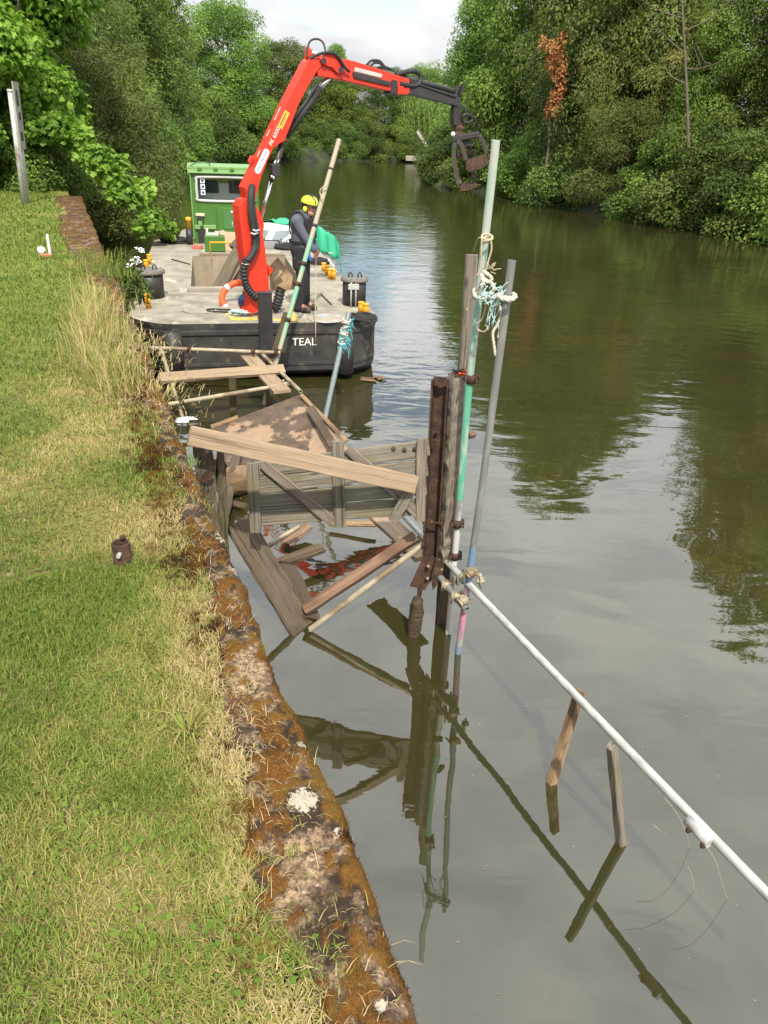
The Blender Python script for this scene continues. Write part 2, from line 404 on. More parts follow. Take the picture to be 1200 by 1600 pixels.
# ================================================================== SETTING
QZ = 1.95
Q0 = V((.52, 0, QZ)); QD = V((-.41, 1, 0)).normalized(); QL = V((-QD.y, QD.x, 0))     # along the quay / towards the land
def qpt(s, t, z=QZ): return V((Q0.x+QD.x*s+QL.x*t, Q0.y+QD.y*s+QL.y*t, z))

# ---- ground sheet (river bed, both banks, out to the horizon)
def river_sd(x, y):
    xl = np.interp(y, [-40, 0, 18.3, 24, 35, 50, 71, 85, 95, 160], [16.4, .0, -7.6, -9.5, -11.8, -15.2, -17.6, -16.5, -12, -4])
    xr = np.interp(y, [-40, 0, 20, 33, 37.5, 43.8, 53, 60, 80, 94, 104, 160], [40, 27, 20, 15.2, 12.7, 9.7, 6.2, 2.5, 2.2, 2.1, 5, 8])
    yf = np.interp(x, [-30, -14, -11, -5, 1.6, 3, 20], [88, 90, 91, 98, 104, 140, 150])
    return np.minimum(np.minimum(x-xl, xr-x), yf-y)
def build_ground():
    gx = np.concatenate([[-900, -400, -200, -120], np.linspace(-80, 80, 161), [120, 200, 400, 900]])
    gy = np.concatenate([[-900, -300, -100], np.linspace(-40, 160, 201), [200, 300, 500, 1000]])
    X, Y = np.meshgrid(gx, gy); d = river_sd(X, Y)
    Z = np.where(d > 0, -np.clip(d*.8, 0, 1.6), np.clip(-d*.7, 0, 1.25)+.0)
    Z += np.where(d < -1, (fbm(X*.15, Y*.15, 3)-.5)*.5, 0) - .03
    Z = np.where(np.hypot(X, Y) > 170, 1.5, Z)
    nx, ny = len(gx), len(gy); i = np.arange(nx*ny).reshape(ny, nx)
    fs = np.stack([i[:-1, :-1], i[:-1, 1:], i[1:, 1:], i[1:, :-1]], -1).reshape(-1, 4)
    g = G('bank earth and weeds'); v = g.vec(rnd=False)
    col = g.ramp(g.noise(.8, 8, v), [(.35, (.014, .016, .008)), (.5, (.022, .036, .01)), (.65, (.036, .06, .015))])
    g.bump(g.noise(9, 5, v), .05); m = g.fin(col, .95)
    o = link('ground', npmesh('ground', np.stack([X.ravel(), Y.ravel(), Z.ravel()], 1), fs, [m])); o['kind'] = 'structure'
build_ground()

# ---- water
def build_water():
    g = G('murky river water'); v = g.vec(rnd=False)
    def nz(sx, sy, det, seed, rough=.5, dist=0):
        mp = g.n('ShaderNodeMapping'); mp.inputs['Scale'].default_value = (sx, sy, 1); mp.inputs['Rotation'].default_value = (0, 0, .25); mp.inputs['Location'].default_value = (seed, seed*2, 0)
        g.l(g.tc.outputs['Object'], mp.inputs['Vector']); return g.noise(1, det, mp.outputs[0], rough, dist)
    swell = nz(.55, .9, 2, 3.3, .4, .6); rip = nz(1.7, 3.6, 3, 9.1, .5, .3); fine = nz(5, 12, 2, 5.7)
    sp = g.n('ShaderNodeSeparateXYZ'); g.l(g.tc.outputs['Object'], sp.inputs[0])
    far = g.rng(sp.outputs[1], 6, 16, .12, 1, True)           # the pool by the quay lies calm, the open reach is ruffled
    patch = g.rng(nz(.12, .16, 2, 1.7), .45, .6, .25, 1, True)
    mid = nz(1.1, 2.0, 2, 4.4, .45, .8); wv = g.rng(sp.outputs[1], 5, 11, .25, 1, True)
    h = g.math('ADD', g.math('MULTIPLY', swell, .012), g.math('MULTIPLY', g.math('MULTIPLY', mid, wv), .008))
    h = g.math('ADD', h, g.math('MULTIPLY', g.math('MULTIPLY', rip, far), .0075))
    h = g.math('ADD', h, g.math('MULTIPLY', g.math('MULTIPLY', g.math('MULTIPLY', fine, far), patch), .0022))
    g.bump(h, 1.0)
    col = g.mix(g.rng(nz(.4, .4, 3, 7), .4, .7), (.027, .026, .009), (.034, .032, .011))
    g.b.inputs['IOR'].default_value = 2.05
    m = g.fin(col, .02, spec=.5)
    mb = MB(); mb.add([(-75, -40, 0), (80, -40, 0), (80, 150, 0), (-75, 150, 0)], [[0, 1, 2, 3]])
    o = put('water', mb, m); o['kind'] = 'structure'
build_water()

# ---- quay wall with its mossy coping
S0, S1 = -2.5, 20.6
def st_of(x, y):
    dx, dy = x-Q0.x, y-Q0.y; return dx*QD.x+dy*QD.y, dx*QL.x+dy*QL.y
def coping_w(s): return np.interp(s, [-3, 1.2, 2.6, 4, 7, 9.5, 12, 20], [.29, .27, .21, .15, .14, .26, .54, .64])
def edge_wob(s): return (fbm(s*1.7, s*0+3, 5)-.5)*.075 + (fbm(s*7, s*0+8, 6)-.5)*.03
def quay_height(s, t):
    h = (fbm(s*2.5, t*6, 11)-.5)*.03 + (fbm(s*16, t*16, 12)-.5)*.020 + (fbm(s*60, t*60, 13, 2)-.5)*.007
    return h
def moss_mask(s, t):
    m = fbm(s*4.5+5, t*10, 21)*.42 + fbm(s*26, t*28, 22)*.58
    edge = np.exp(-(t/.035)**2)*.16                             # the lip carries a near continuous cushion
    dryp = np.clip((s-2.2)/1.2, 0, 1)*np.clip((9.5-s)/1.5, 0, 1)       # bare concrete shows on this stretch
    return m + edge*(1-.8*dryp) - dryp*.035*np.exp(-(t/.12)**2)
def build_quay():
    s = np.concatenate([np.linspace(S0, .3, 60), np.arange(.31, 4.5, .010), np.arange(4.5, 9, .025), np.arange(9, S1, .06), [S1]])
    prof = np.concatenate([-np.linspace(3.2, .35, 12), -np.linspace(.33, .012, 26), np.linspace(0, .75, 76)])   # <0 down the face, >0 across the top
    S, Pf = np.meshgrid(s, prof, indexing='ij'); t = np.maximum(Pf, 0); dn = np.maximum(-Pf, 0)
    mk = moss_mask(S, t); moss = np.clip((mk-.505)/.035, 0, 1)
    joint = np.exp(-(((S+.37) % 1.9-.02)/.02)**2)
    top = quay_height(S, t) + moss*.014*fbm(S*40, t*40, 31, 2) - joint*.02
    rnd = np.clip(1-t/.05, 0, 1)**2*.035
    fall = np.clip((t-coping_w(S)+.07+(fbm(S*4, S*0, 71)-.5)*.16)/.12, 0, 1)*.11
    Zq = np.where(Pf >= 0, QZ-.015+top-rnd-fall, QZ-.05+top[:, [38]]-dn)
    off = edge_wob(S) + np.where(Pf < 0, .012*(fbm(S*5, dn*5, 15)-.5)*2+.01*fbm(S*20, dn*20, 16) - .02*(dn > .42), 0) - np.where((Pf >= 0), 0, 0)
    T = t + off*np.clip(1-t/.25, 0, 1)
    xx = Q0.x+QD.x*S+QL.x*T; yy = Q0.y+QD.y*S+QL.y*T
    nx, ny = S.shape; i = np.arange(nx*ny).reshape(nx, ny)
    fs = np.stack([i[:-1, :-1], i[1:, :-1], i[1:, 1:], i[:-1, 1:]], -1).reshape(-1, 4)
    lichen = np.zeros_like(S)
    for (px, py, rr) in ((468, 1246, .036), (470, 1157, .014), (520, 1290, .010), (597, 1565, .014), (352, 830, .05), (372, 880, .04)):
        w_ = on(px, py, QZ); ls, lt = st_of(w_.x, w_.y); lichen = np.maximum(lichen, np.clip(1.25-np.hypot(S-ls, t-lt)/rr*.75, 0, 1))
    g = G('mossy old concrete'); v = g.vec(rnd=False)
    base = g.ramp(g.noise(5, 6, v, .65), [(.3, (.07, .046, .03)), (.45, (.2, .135, .085)), (.6, (.36, .25, .16)), (.8, (.45, .34, .24))])
    vo = g.n('ShaderNodeTexVoronoi'); vo.inputs['Scale'].default_value = 95; g.l(v, vo.inputs['Vector'])
    sv = g.n('ShaderNodeSeparateXYZ'); g.l(vo.outputs['Color'], sv.inputs[0])
    base = g.mix(g.rng(vo.outputs['Distance'], .15, .5, .85, 0), base, g.ramp(sv.outputs[0], [(.0, (.03, .02, .014)), (.4, (.12, .08, .05)), (.7, (.33, .23, .14)), (1, (.46, .38, .28))]))
    base = g.mix(g.rng(g.noise(48, 6, v, .7), .44, .6, .75, 0), base, (.04, .027, .018))
    base = g.mix(g.rng(g.noise(7, 6, g.vec((1, 1, 1), False), .7), .45, .53, 0, .92), base, (.022, .015, .011))
    lich = g.rng(g.math('ADD', g.attr('lichen'), g.math('MULTIPLY', g.math('SUBTRACT', g.noise(55, 5, v, .7), .5), 2.2)), .5, .62); base = g.mix(lich, base, (.36, .33, .27))
    mc = g.ramp(g.noise(6, 5, v, .6), [(.3, (.045, .018, .006)), (.45, (.085, .032, .006)), (.58, (.105, .05, .008)), (.72, (.09, .07, .012))])
    mc = g.mix(g.rng(g.noise(140, 3, v), .4, .7, 0, .6), mc, (.17, .09, .02))
    col = g.mix(g.attr('moss'), base, mc)
    dk = g.n('ShaderNodeSeparateXYZ'); g.l(g.tc.outputs['Object'], dk.inputs[0])
    stain = g.rng(g.math('ADD', dk.outputs[2], g.math('MULTIPLY', g.noise(4, 4, v), .35)), .35, .6, 1, 0)     # wet tide line low on the face
    col = g.mix(stain, col, (.03, .03, .018))
    g.bump(g.noise(180, 4, v), .004, .9); m = g.fin(col, .95, spec=.2)
    o = link('quay_wall', npmesh('quay_wall', np.stack([xx.ravel(), yy.ravel(), Zq.ravel()], 1), fs[:, ::-1], [m], vert_attr={'moss': (moss*(1-np.clip(lichen*3, 0, 1))).ravel(), 'lichen': lichen.ravel()}))
    tag(o, 'long old concrete quay wall with mossy orange brown coping beside the lawn', 'wall')
    # moss cushions: short fibres on the moss
    n = 200000
    d = rng.random(n)**1.6*5.6+.2; tt = -.01 + rng.random(n)*.42
    mk = moss_mask(d, np.maximum(tt, 0)); keep = (mk > .49+rng.random(n)*.06) & (rng.random(n) > np.clip((tt-.16)/.16+(fbm(d*7, tt*9, 44)-.5)*1.6, 0, 1)); d, tt = d[keep], tt[keep]; n = len(d)
    tw = np.maximum(tt, 0); zz = QZ-.02+quay_height(d, tw)-np.clip(1-tw/.05, 0, 1)**2*.035 - np.where(tt < 0, rng.random(n)*.05, 0)
    T = tw+edge_wob(d)*np.clip(1-tw/.25, 0, 1)
    px, py = Q0.x+QD.x*d+QL.x*T, Q0.y+QD.y*d+QL.y*T
    L = (.009+.012*rng.random(n)); a = rng.random(n)*6.283; ln = rng.random(n)*.8
    dx, dy = np.cos(a)*ln*L, np.sin(a)*ln*L; w = .0011+.0009*rng.random(n)
    b = np.stack([px, py, zz], 1); side = np.stack([-np.sin(a)*w, np.cos(a)*w, 0*w], 1); tip = b+np.stack([dx, dy, L], 1)
    vs = np.stack([b-side, b+side, tip], 1).reshape(-1, 3); fsm = np.arange(3*n).reshape(-1, 3)
    g = G('moss fibres'); tn = g.attr('tint')
    col = g.ramp(tn, [(0, (.035, .014, .005)), (.3, (.08, .031, .006)), (.55, (.13, .062, .009)), (.75, (.11, .085, .014)), (1, (.19, .155, .035))])
    tint = np.clip(fbm(d*7, tw*11, 41)*2.6-.95+(rng.random(n)-.5)*.6, 0, 1)
    o = link('moss', npmesh('moss', vs, fsm, [g.fin(col, .9, spec=.2)], False, face_attr={'tint': tint})); o['kind'] = 'stuff'
    tag(o, 'orange brown and olive moss cushions along the quay coping', 'moss')
build_quay()

# ---- lawn
def lawn_z(x, y): return QZ-.03 + (fbm(x*.7, y*.7, 51)-.5)*.06 + (fbm(x*5, y*5, 52)-.5)*.025
def dry_map(x, y, s, t):
    e = np.exp(-np.maximum(t-.3, 0)/.17)
    return np.clip((fbm(x*1.6, y*1.6, 61)-.5)*2.2 + e*.6 + (fbm(x*9, y*9, 62)-.5)*.5 - np.clip((s-4)/14, 0, .25), 0, 1)
def build_lawn():
    s = np.concatenate([np.linspace(-6, 0, 40), np.linspace(.05, 6, 150), np.linspace(6.1, 27, 120)]); t = np.concatenate([np.linspace(.26, 3, 90), np.linspace(3.1, 30, 70)])
    S, T = np.meshgrid(s, t, indexing='ij'); x = Q0.x+QD.x*S+QL.x*T; y = Q0.y+QD.y*S+QL.y*T
    z = lawn_z(x, y) - np.where(T < .4, .02, 0); nx, ny = S.shape; i = np.arange(nx*ny).reshape(nx, ny)
    fs = np.stack([i[:-1, :-1], i[1:, :-1], i[1:, 1:], i[:-1, 1:]], -1).reshape(-1, 4)[:, ::-1]
    g = G('lawn thatch'); v = g.vec(rnd=False)
    far = g.ramp(g.noise(1.4, 7, v, .6), [(.3, (.10, .15, .028)), (.5, (.15, .19, .04)), (.7, (.23, .23, .07))])
    near = g.ramp(g.noise(30, 6, v, .65), [(.35, (.05, .04, .02)), (.5, (.14, .11, .05)), (.7, (.24, .19, .09))])
    d = g.attr('far'); col = g.mix(d, near, far); col = g.mix(g.math('MULTIPLY', g.attr('dry'), .7), col, (.27, .2, .09))
    g.bump(g.noise(40, 4, v), .02); m = g.fin(col, .95, spec=.15)
    r = np.hypot(x, y); o = link('lawn', npmesh('lawn', np.stack([x.ravel(), y.ravel(), z.ravel()], 1), fs, [m], vert_attr={'far': np.clip((r-3)/6, 0, 1).ravel(), 'dry': dry_map(x, y, S, T).ravel()}))
    o['kind'] = 'structure'
build_lawn()
def blade_mat(name):
    g = G(name); tn = g.attr('tint')
    col = g.ramp(tn, [(0, (.085, .145, .018)), (.3, (.17, .225, .035)), (.5, (.27, .285, .075)), (.68, (.39, .325, .13)), (.85, (.48, .37, .19)), (1, (.55, .45, .27))])
    g.l(col, g.b.inputs['Base Color']); g.b.inputs['Roughness'].default_value = .6; g.b.inputs['Specular IOR Level'].default_value = .25
    tr = g.n('ShaderNodeBsdfTranslucent'); g.l(col, tr.inputs['Color']); mx = g.n('ShaderNodeMixShader'); mx.inputs[0].default_value = .3
    g.l(g.b.outputs[0], mx.inputs[1]); g.l(tr.outputs[0], mx.inputs[2]); g.l(mx.outputs[0], g.out.inputs['Surface']); return g.m
M_['blade'] = blade_mat('grass blades')
def blades(base, ang, lean, L, w, bend=.5):                # ribbons of two segments, root to tip
    n = len(L); d = np.stack([np.cos(ang), np.sin(ang), 0*ang], 1); sd = np.stack([-np.sin(ang), np.cos(ang), 0*ang], 1)*(w/2)[:, None]
    m = base + d*(np.sin(lean*.6)*L*.55)[:, None] + np.stack([0*L, 0*L, np.cos(lean*.6)*L*.55], 1)
    l2 = lean*(1+bend); tp = m + d*(np.sin(l2)*L*.45)[:, None] + np.stack([0*L, 0*L, np.cos(l2)*L*.45], 1)
    vs = np.stack([base-sd, base+sd, m+sd*.75, m-sd*.75, tp+sd*.12, tp-sd*.12], 1).reshape(-1, 3)
    k = np.arange(n)[:, None]*6
    fs = np.concatenate([k+np.array([[0, 1, 2, 3]]), k+np.array([[3, 2, 4, 5]])], 1).reshape(-1, 4)
    return vs, fs
def build_grass():
    n = 640000; A0, A1 = rad(-60), rad(14)
    rr = np.where(rng.random(n) < .33, np.sqrt(rng.random(n))*3, 3*np.exp(rng.random(n)*math.log(24/3)))
    aa = A0+(A1-A0)*rng.random(n); x = rr*np.sin(aa); y = rr*np.cos(aa); s, t = st_of(x, y)
    inner = coping_w(s)-.10 + (fbm(s*5, s*0, 71)-.5)*.16 + (rng.random(n)**2-.3)*.16
    keep = (t > inner) & (s < 22) & (y > .3); x, y, s, t, rr = [q[keep] for q in (x, y, s, t, rr)]; n = len(x)
    dry = dry_map(x, y, s, t); tint = np.clip(dry*.66 + (rng.random(n)-.5)*.55 + .17, 0, .93)
    bare = fbm(x*6, y*6, 75); k2 = rng.random(n) > np.clip((bare-.64)*4, 0, .6); x, y, s, t, rr, tint, dry = [q[k2] for q in (x, y, s, t, rr, tint, dry)]; n = len(x)
    sc = np.clip(rr/3, 1, 5)
    L = (.022+.032*rng.random(n)**1.4)*(1+.35*(fbm(x*2.5, y*2.5, 77)-.5)*2)*(.8+.2*sc); w = (.0022+.0018*rng.random(n))*sc
    lean = .35+rng.random(n)*1.05+dry*.25; z = lawn_z(x, y)-.004
    vs, fs = blades(np.stack([x, y, z], 1), rng.random(n)*6.283, lean, L, w, .35)
    o = link('grass', npmesh('grass', vs, fs, [M_['blade']], False, face_attr={'tint': np.repeat(tint, 2)})); o['kind'] = 'stuff'
    tag(o, 'short mown lawn grass, green with straw coloured patches', 'grass')
build_grass()
def build_litter():
    n = 1300; s = .2+rng.random(n)**1.5*9; t = coping_w(s)*(rng.random(n)**.6)*1.05
    x, y = Q0.x+QD.x*s+QL.x*t, Q0.y+QD.y*s+QL.y*t; z = QZ-.008+quay_height(s, t)
    L = .02+.05*rng.random(n)**2; vs, fs = blades(np.stack([x, y, z], 1), rng.random(n)*6.283, 1.25+.4*rng.random(n), L, .0016+.0012*rng.random(n), .12)
    o = link('straw_litter', npmesh('straw_litter', vs, fs, [M_['blade']], False, face_attr={'tint': np.repeat(.55+.45*rng.random(n), 2)})); o['kind'] = 'stuff'
    tag(o, 'dry straw litter lying on the mossy quay coping', 'litter')
build_litter()
def build_weeds():
    V_, F_, T_ = [], [], []; base = 0
    for c in range(150):
        rr = .9*math.exp(rng.random()*math.log(9/.9)); aa = rad(-58+60*rng.random()); x0, y0 = rr*math.sin(aa), rr*math.cos(aa); s0, t0 = st_of(np.array(x0), np.array(y0))
        if t0 < .3: continue
        m = int(10+22*rng.random()); x = x0+rng.normal(0, .05, m); y = y0+rng.normal(0, .05, m); z = lawn_z(x, y)+.012+.012*rng.random(m)
        a = rng.random(m)*6.283; L = .011+.013*rng.random(m); d = np.stack([np.cos(a), np.sin(a), .25+0*a], 1)*L[:, None]; e = np.stack([-np.sin(a), np.cos(a), 0*a], 1)*(L*.42)[:, None]; P = np.stack([x, y, z], 1)
        V_.append(np.stack([P, P+d*.5+e, P+d, P+d*.5-e], 1).reshape(-1, 3)); F_.append(base+np.arange(4*m).reshape(-1, 4)); base += 4*m; T_.append(np.full(m, .02+.2*rng.random()))
    o = link('clover', npmesh('clover', np.concatenate(V_), np.concatenate(F_), [M_['blade']], False, face_attr={'tint': np.concatenate(T_)})); o['kind'] = 'stuff'
    tag(o, 'clover and small broad leaved weeds scattered through the lawn', 'weeds')
build_weeds()
def tuft(name, label, spots, n, Lr, tintr, spread, leanr, cat='grass'):
    xs, ys, Ls, tn, ag, le, w = [], [], [], [], [], [], []
    b = []
    for (s0, t0, k) in spots:
        m = int(n*k); s = s0+rng.normal(0, spread, m); t = t0+rng.normal(0, spread*.6, m)
        P = np.stack([Q0.x+QD.x*s+QL.x*t, Q0.y+QD.y*s+QL.y*t, np.full(m, QZ-.03)], 1); b.append(P)
        Ls.append(Lr[0]+(Lr[1]-Lr[0])*rng.random(m)**1.6); tn.append(tintr[0]+(tintr[1]-tintr[0])*rng.random(m))
        out = np.arctan2(P[:, 1]-np.mean(P[:, 1]), P[:, 0]-np.mean(P[:, 0])); ag.append(out+rng.normal(0, .8, m))
        le.append(leanr[0]+(leanr[1]-leanr[0])*rng.random(m)); w.append(.004+.004*rng.random(m))
    b = np.concatenate(b); vs, fs = blades(b, np.concatenate(ag), np.concatenate(le), np.concatenate(Ls), np.concatenate(w), .6)
    M = V(b.mean(0)); vs = vs-np.array(M)
    o = link(name, npmesh(name, vs, fs, [M_['blade']], False, face_attr={'tint': np.repeat(np.concatenate(tn), 2)}), None, Matrix.Translation(M))
    tag(o, label, cat); return o
tuft('grass_tuft', 'tall straw coloured grass clump at the lawn edge, nearer one beside the staging', [(6.0, .34, 1), (6.5, .42, .8), (5.6, .26, .5), (6.9, .26, .5)], 300, (.08, .36), (.3, .92), .17, (.15, .9), 'grass tuft')
tuft('grass_tuft', 'tall yellow grass clump at the lawn edge, farther one beside the barge bow', [(7.4, .3, 1), (7.8, .36, .9), (7.0, .4, .8), (8.2, .34, .4)], 190, (.08, .5), (.32, .92), .17, (.1, .85), 'grass tuft')
tuft('weed_clump', 'dark green grassy weeds with dead stems by the quay edge near white flowers', [(10.3, .2, 1), (10.9, .1, .8), (9.8, .05, .6), (11.3, .3, .6)], 300, (.06, .24), (.0, .45), .3, (.2, 1.1), 'weeds')
tuft('grass_sprig', 'single green tuft of grass leaning over the near mossy coping', [(2.07, .33, 1)], 34, (.06, .15), (.2, .55), .015, (.9, 1.35), 'grass tuft')
tuft('dead_grass', 'matted brown dead grass on the quay edge by the tall tufts', [(6.4, .12, 1), (6.9, .14, .6), (5.4, .12, .7)], 420, (.04, .16), (.6, .95), .3, (.6, 1.7), 'dead grass')

# ================================================================== TREES
def leaf_mat(name, dark, mid, light, trans=.32):
    g = G(name); tn = g.attr('tint'); col = g.ramp(tn, [(0, dark), (.5, mid), (1, light)])
    hs = g.n('ShaderNodeHueSaturation'); g.l(col, hs.inputs['Color']); g.l(g.rng(g.oi.outputs['Random'], 0, 1, .474, .500), hs.inputs['Hue']); g.l(g.rng(g.oi.outputs['Random'], 0, 1, .85, 1.15), hs.inputs['Value'])
    col = hs.outputs[0]; g.l(col, g.b.inputs['Base Color']); g.b.inputs['Roughness'].default_value = .5; g.b.inputs['Specular IOR Level'].default_value = .3
    tr = g.n('ShaderNodeBsdfTranslucent'); g.l(g.mix(1.0, col, (1.0, 1.15, .5), 'MULTIPLY'), tr.inputs['Color']); mx = g.n('ShaderNodeMixShader'); mx.inputs[0].default_value = trans
    g.l(g.b.outputs[0], mx.inputs[1]); g.l(tr.outputs[0], mx.inputs[2]); g.l(mx.outputs[0], g.out.inputs['Surface']); return g.m
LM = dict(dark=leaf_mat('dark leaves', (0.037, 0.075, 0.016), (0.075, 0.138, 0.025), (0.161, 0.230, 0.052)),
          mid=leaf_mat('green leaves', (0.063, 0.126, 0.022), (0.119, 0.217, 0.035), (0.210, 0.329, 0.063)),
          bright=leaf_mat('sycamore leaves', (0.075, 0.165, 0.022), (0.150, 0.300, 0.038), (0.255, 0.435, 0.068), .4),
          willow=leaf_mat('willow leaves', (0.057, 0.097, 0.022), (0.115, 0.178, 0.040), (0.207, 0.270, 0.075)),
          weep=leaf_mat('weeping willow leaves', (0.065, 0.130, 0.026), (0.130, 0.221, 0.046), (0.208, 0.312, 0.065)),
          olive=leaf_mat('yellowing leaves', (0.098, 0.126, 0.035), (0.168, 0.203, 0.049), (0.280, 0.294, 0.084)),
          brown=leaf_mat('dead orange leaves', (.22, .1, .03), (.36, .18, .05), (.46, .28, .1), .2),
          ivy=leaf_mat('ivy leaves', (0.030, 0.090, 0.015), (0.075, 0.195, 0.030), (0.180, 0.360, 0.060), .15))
def bark():
    g = G('bark'); v = g.vec((6, 6, 1.5)); col = g.ramp(g.noise(3, 6, v), [(.3, (.05, .04, .03)), (.6, (.15, .12, .09)), (.8, (.24, .2, .15))])
    g.bump(g.noise(5, 5, v), .03); return g.fin(col, .95)
M_['bark'] = bark()
M_['deadwood'] = wood('dead branches', (.06, .05, .04), (.14, .11, .09), (.26, .22, .18))
def leaves(blobs, n, size, seed, up=.55, droop=.35, shell=.55, lobed=False, aspect=.6):
    r = np.random.default_rng(seed); B = np.array(blobs, float); wgt = (B[:, 3]*B[:, 4]+B[:, 3]*B[:, 5]+B[:, 4]*B[:, 5]); wgt /= wgt.sum()
    k = r.choice(len(B), n, p=wgt); d = r.normal(size=(n, 3)); d[:, 2] += .25; d /= np.linalg.norm(d, axis=1)[:, None]
    f = shell+(1.06-shell)*r.random(n)**.55; f *= 1+.22*(r.random(n)-.5)
    lump = 1+.25*(vnoise(d[:, 0]*2.3+k*1.7, d[:, 1]*2.3+d[:, 2]*1.9, seed)-.5)*2
    P = B[k, :3]+d*B[k, 3:6]*(f*lump)[:, None]
    nr = d*.7+np.array([0, 0, up])+r.normal(size=(n, 3))*.55; nr /= np.linalg.norm(nr, axis=1)[:, None]
    ax = r.normal(size=(n, 3))+d*.6+np.array([0, 0, -droop]); ax -= nr*(ax*nr).sum(1)[:, None]; ax /= np.linalg.norm(ax, axis=1)[:, None]
    sd = np.cross(nr, ax); L = size*(.6+.8*r.random(n)); W = L*aspect
    tint = np.clip(.5+(r.random(n)-.5)*.5+(r.random(len(B))[k]-.5)*.7, 0, 1)
    fold = nr*(L*.12)[:, None]
    a_, l_, w_ = ax, L[:, None], W[:, None]
    if lobed:                                               # a five pointed leaf from two folded halves
        pts = [P, P+a_*l_*.25+sd*w_*.75-fold, P+a_*l_*.55+sd*w_*.42, P+a_*l_*.85+sd*w_*.55-fold, P+a_*l_*1.05, P+a_*l_*.85-sd*w_*.55-fold, P+a_*l_*.55-sd*w_*.42, P+a_*l_*.25-sd*w_*.75-fold]
        vs = np.stack(pts, 1).reshape(-1, 3); q = np.arange(n)[:, None]*8
        fs = np.concatenate([q+np.array([[0, 1, 2, 3, 4]]), q+np.array([[0, 4, 5, 6, 7]])], 1).reshape(-1, 5); return vs, fs, np.repeat(tint, 2)
    vs = np.stack([P, P+a_*l_*.45+sd*w_*.5-fold, P+a_*l_, P+a_*l_*.45-sd*w_*.5-fold], 1).reshape(-1, 3)
    return vs, np.arange(4*n).reshape(-1, 4), tint
def boughs(seed, h, R, n, base=.12, top=1.0, shape='round', br=(.9, 1.6)):
    r = np.random.default_rng(seed); out = []
    for i in range(n):
        u = (i+.5)/n; z = h*(base+(top-base)*u); q = (u*(1) )
        if shape == 'round': env = R*math.sqrt(max(.02, 1-((u-.42)/.62)**2))
        elif shape == 'cone': env = R*(1.02-u)**.75*min(1, .5+u*2.5)
        elif shape == 'bush': env = R*math.sqrt(max(.03, 1-u**1.8))
        else: env = R*(.75+.25*math.sin(u*9+seed))*math.sqrt(max(.05, 1-max(0, (u-.6)/.42)**2))
        a = i*2.39996+r.normal()*.5; rho = env*math.sqrt(.12+.88*r.random())*(.8+.3*r.random()); b = br[0]+(br[1]-br[0])*r.random()
        b *= .75+.35*(1-u)
        out.append((rho*math.cos(a), rho*math.sin(a), z+r.normal()*.25, b*1.15, b*1.15, b*.72))
    return out
def trunk_mb(bl, h, r0, seed, frac=.85, nb=18, wig=.25):
    r = random.Random(seed); mb = MB(); pts = []; m = 9
    for i in range(m):
        u = i/(m-1); pts.append(V((r.uniform(-wig, wig)*u, r.uniform(-wig, wig)*u, h*frac*u-.3)))
    mb.tube(catmull(pts, 3), [r0*(1-.85*i/((m-1)*3)) + (.35*r0*max(0, 1-i/3)) for i in range((m-1)*3+1)], 9)
    ch = sorted(bl, key=lambda b: b[2]); ch = [ch[int(k*len(ch)/nb)] for k in range(nb)] if len(ch) >= nb else ch
    for b in ch:
        e = V(b[:3]); z0 = max(.15*h, min(e.z*.72, h*frac*.92)); u = z0/(h*frac); idx = min(m-2, int(u*(m-1))); st = pts[idx].lerp(pts[idx+1], u*(m-1)-idx); st.z = z0
        md = st.lerp(e, .5)+V((r.uniform(-.3, .3), r.uniform(-.3, .3), r.uniform(.0, .4))); rr = r0*(.42-.25*u)
        mb.tube(catmull([st, md, e], 4), [rr*(1-.8*i/8) for i in range(9)], 6)
    return mb
KIND = {}
def kind(name, h, R, nb, nl, ls, mat, seed, shape='round', base=.1, r0=.22, br=(.9, 1.6), **kw):
    bl = boughs(seed, h, R, nb, base, 1.0, shape, br); vs, fs, tn = leaves(bl, nl, ls, seed, **kw)
    KIND[name] = (npmesh('crown', vs, fs, [LM[mat]], False, face_attr={'tint': tn}), trunk_mb(bl, h, r0, seed).mesh('trunk', None, [M_['bark']]))
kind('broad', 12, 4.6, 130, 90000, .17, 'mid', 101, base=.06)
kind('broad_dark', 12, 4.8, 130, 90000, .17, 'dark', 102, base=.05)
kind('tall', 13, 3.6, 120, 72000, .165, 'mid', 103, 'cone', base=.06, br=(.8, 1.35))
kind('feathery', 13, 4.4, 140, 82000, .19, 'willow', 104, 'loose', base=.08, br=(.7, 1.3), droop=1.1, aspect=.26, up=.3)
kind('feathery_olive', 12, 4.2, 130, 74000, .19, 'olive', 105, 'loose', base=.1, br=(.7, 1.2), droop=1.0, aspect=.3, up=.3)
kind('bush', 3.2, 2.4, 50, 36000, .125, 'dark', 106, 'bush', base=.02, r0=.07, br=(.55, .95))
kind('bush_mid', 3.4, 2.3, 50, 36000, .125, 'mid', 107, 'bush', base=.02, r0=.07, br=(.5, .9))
kind('willow_bush', 4.8, 2.7, 70, 34000, .13, 'willow', 108, 'bush', base=.03, r0=.09, br=(.5, .9), droop=.6, aspect=.34)
kind('open', 14, 4.0, 60, 15000, .22, 'olive', 109, 'loose', base=.3, br=(.5, .95), r0=.16, shell=.2)
def tree(k, name, label, x, y, sc=1.0, rz=0, group=None, z=.7, sz=None, cat='tree'):
    if group == GR and y < 60: sz = sc*1.25
    c, t = KIND[k]; M = Matrix.Translation((x, y, z)) @ Matrix.Rotation(rz, 4, 'Z') @ Matrix.Diagonal((sc, sc, sz or sc, 1))
    o = thing(name, label, cat, M, group); link('trunk', t, o); link('crown', c, o); return o
GL, GR, GF = 'trees along the left bank', 'trees along the right bank', 'trees across the far end of the river'
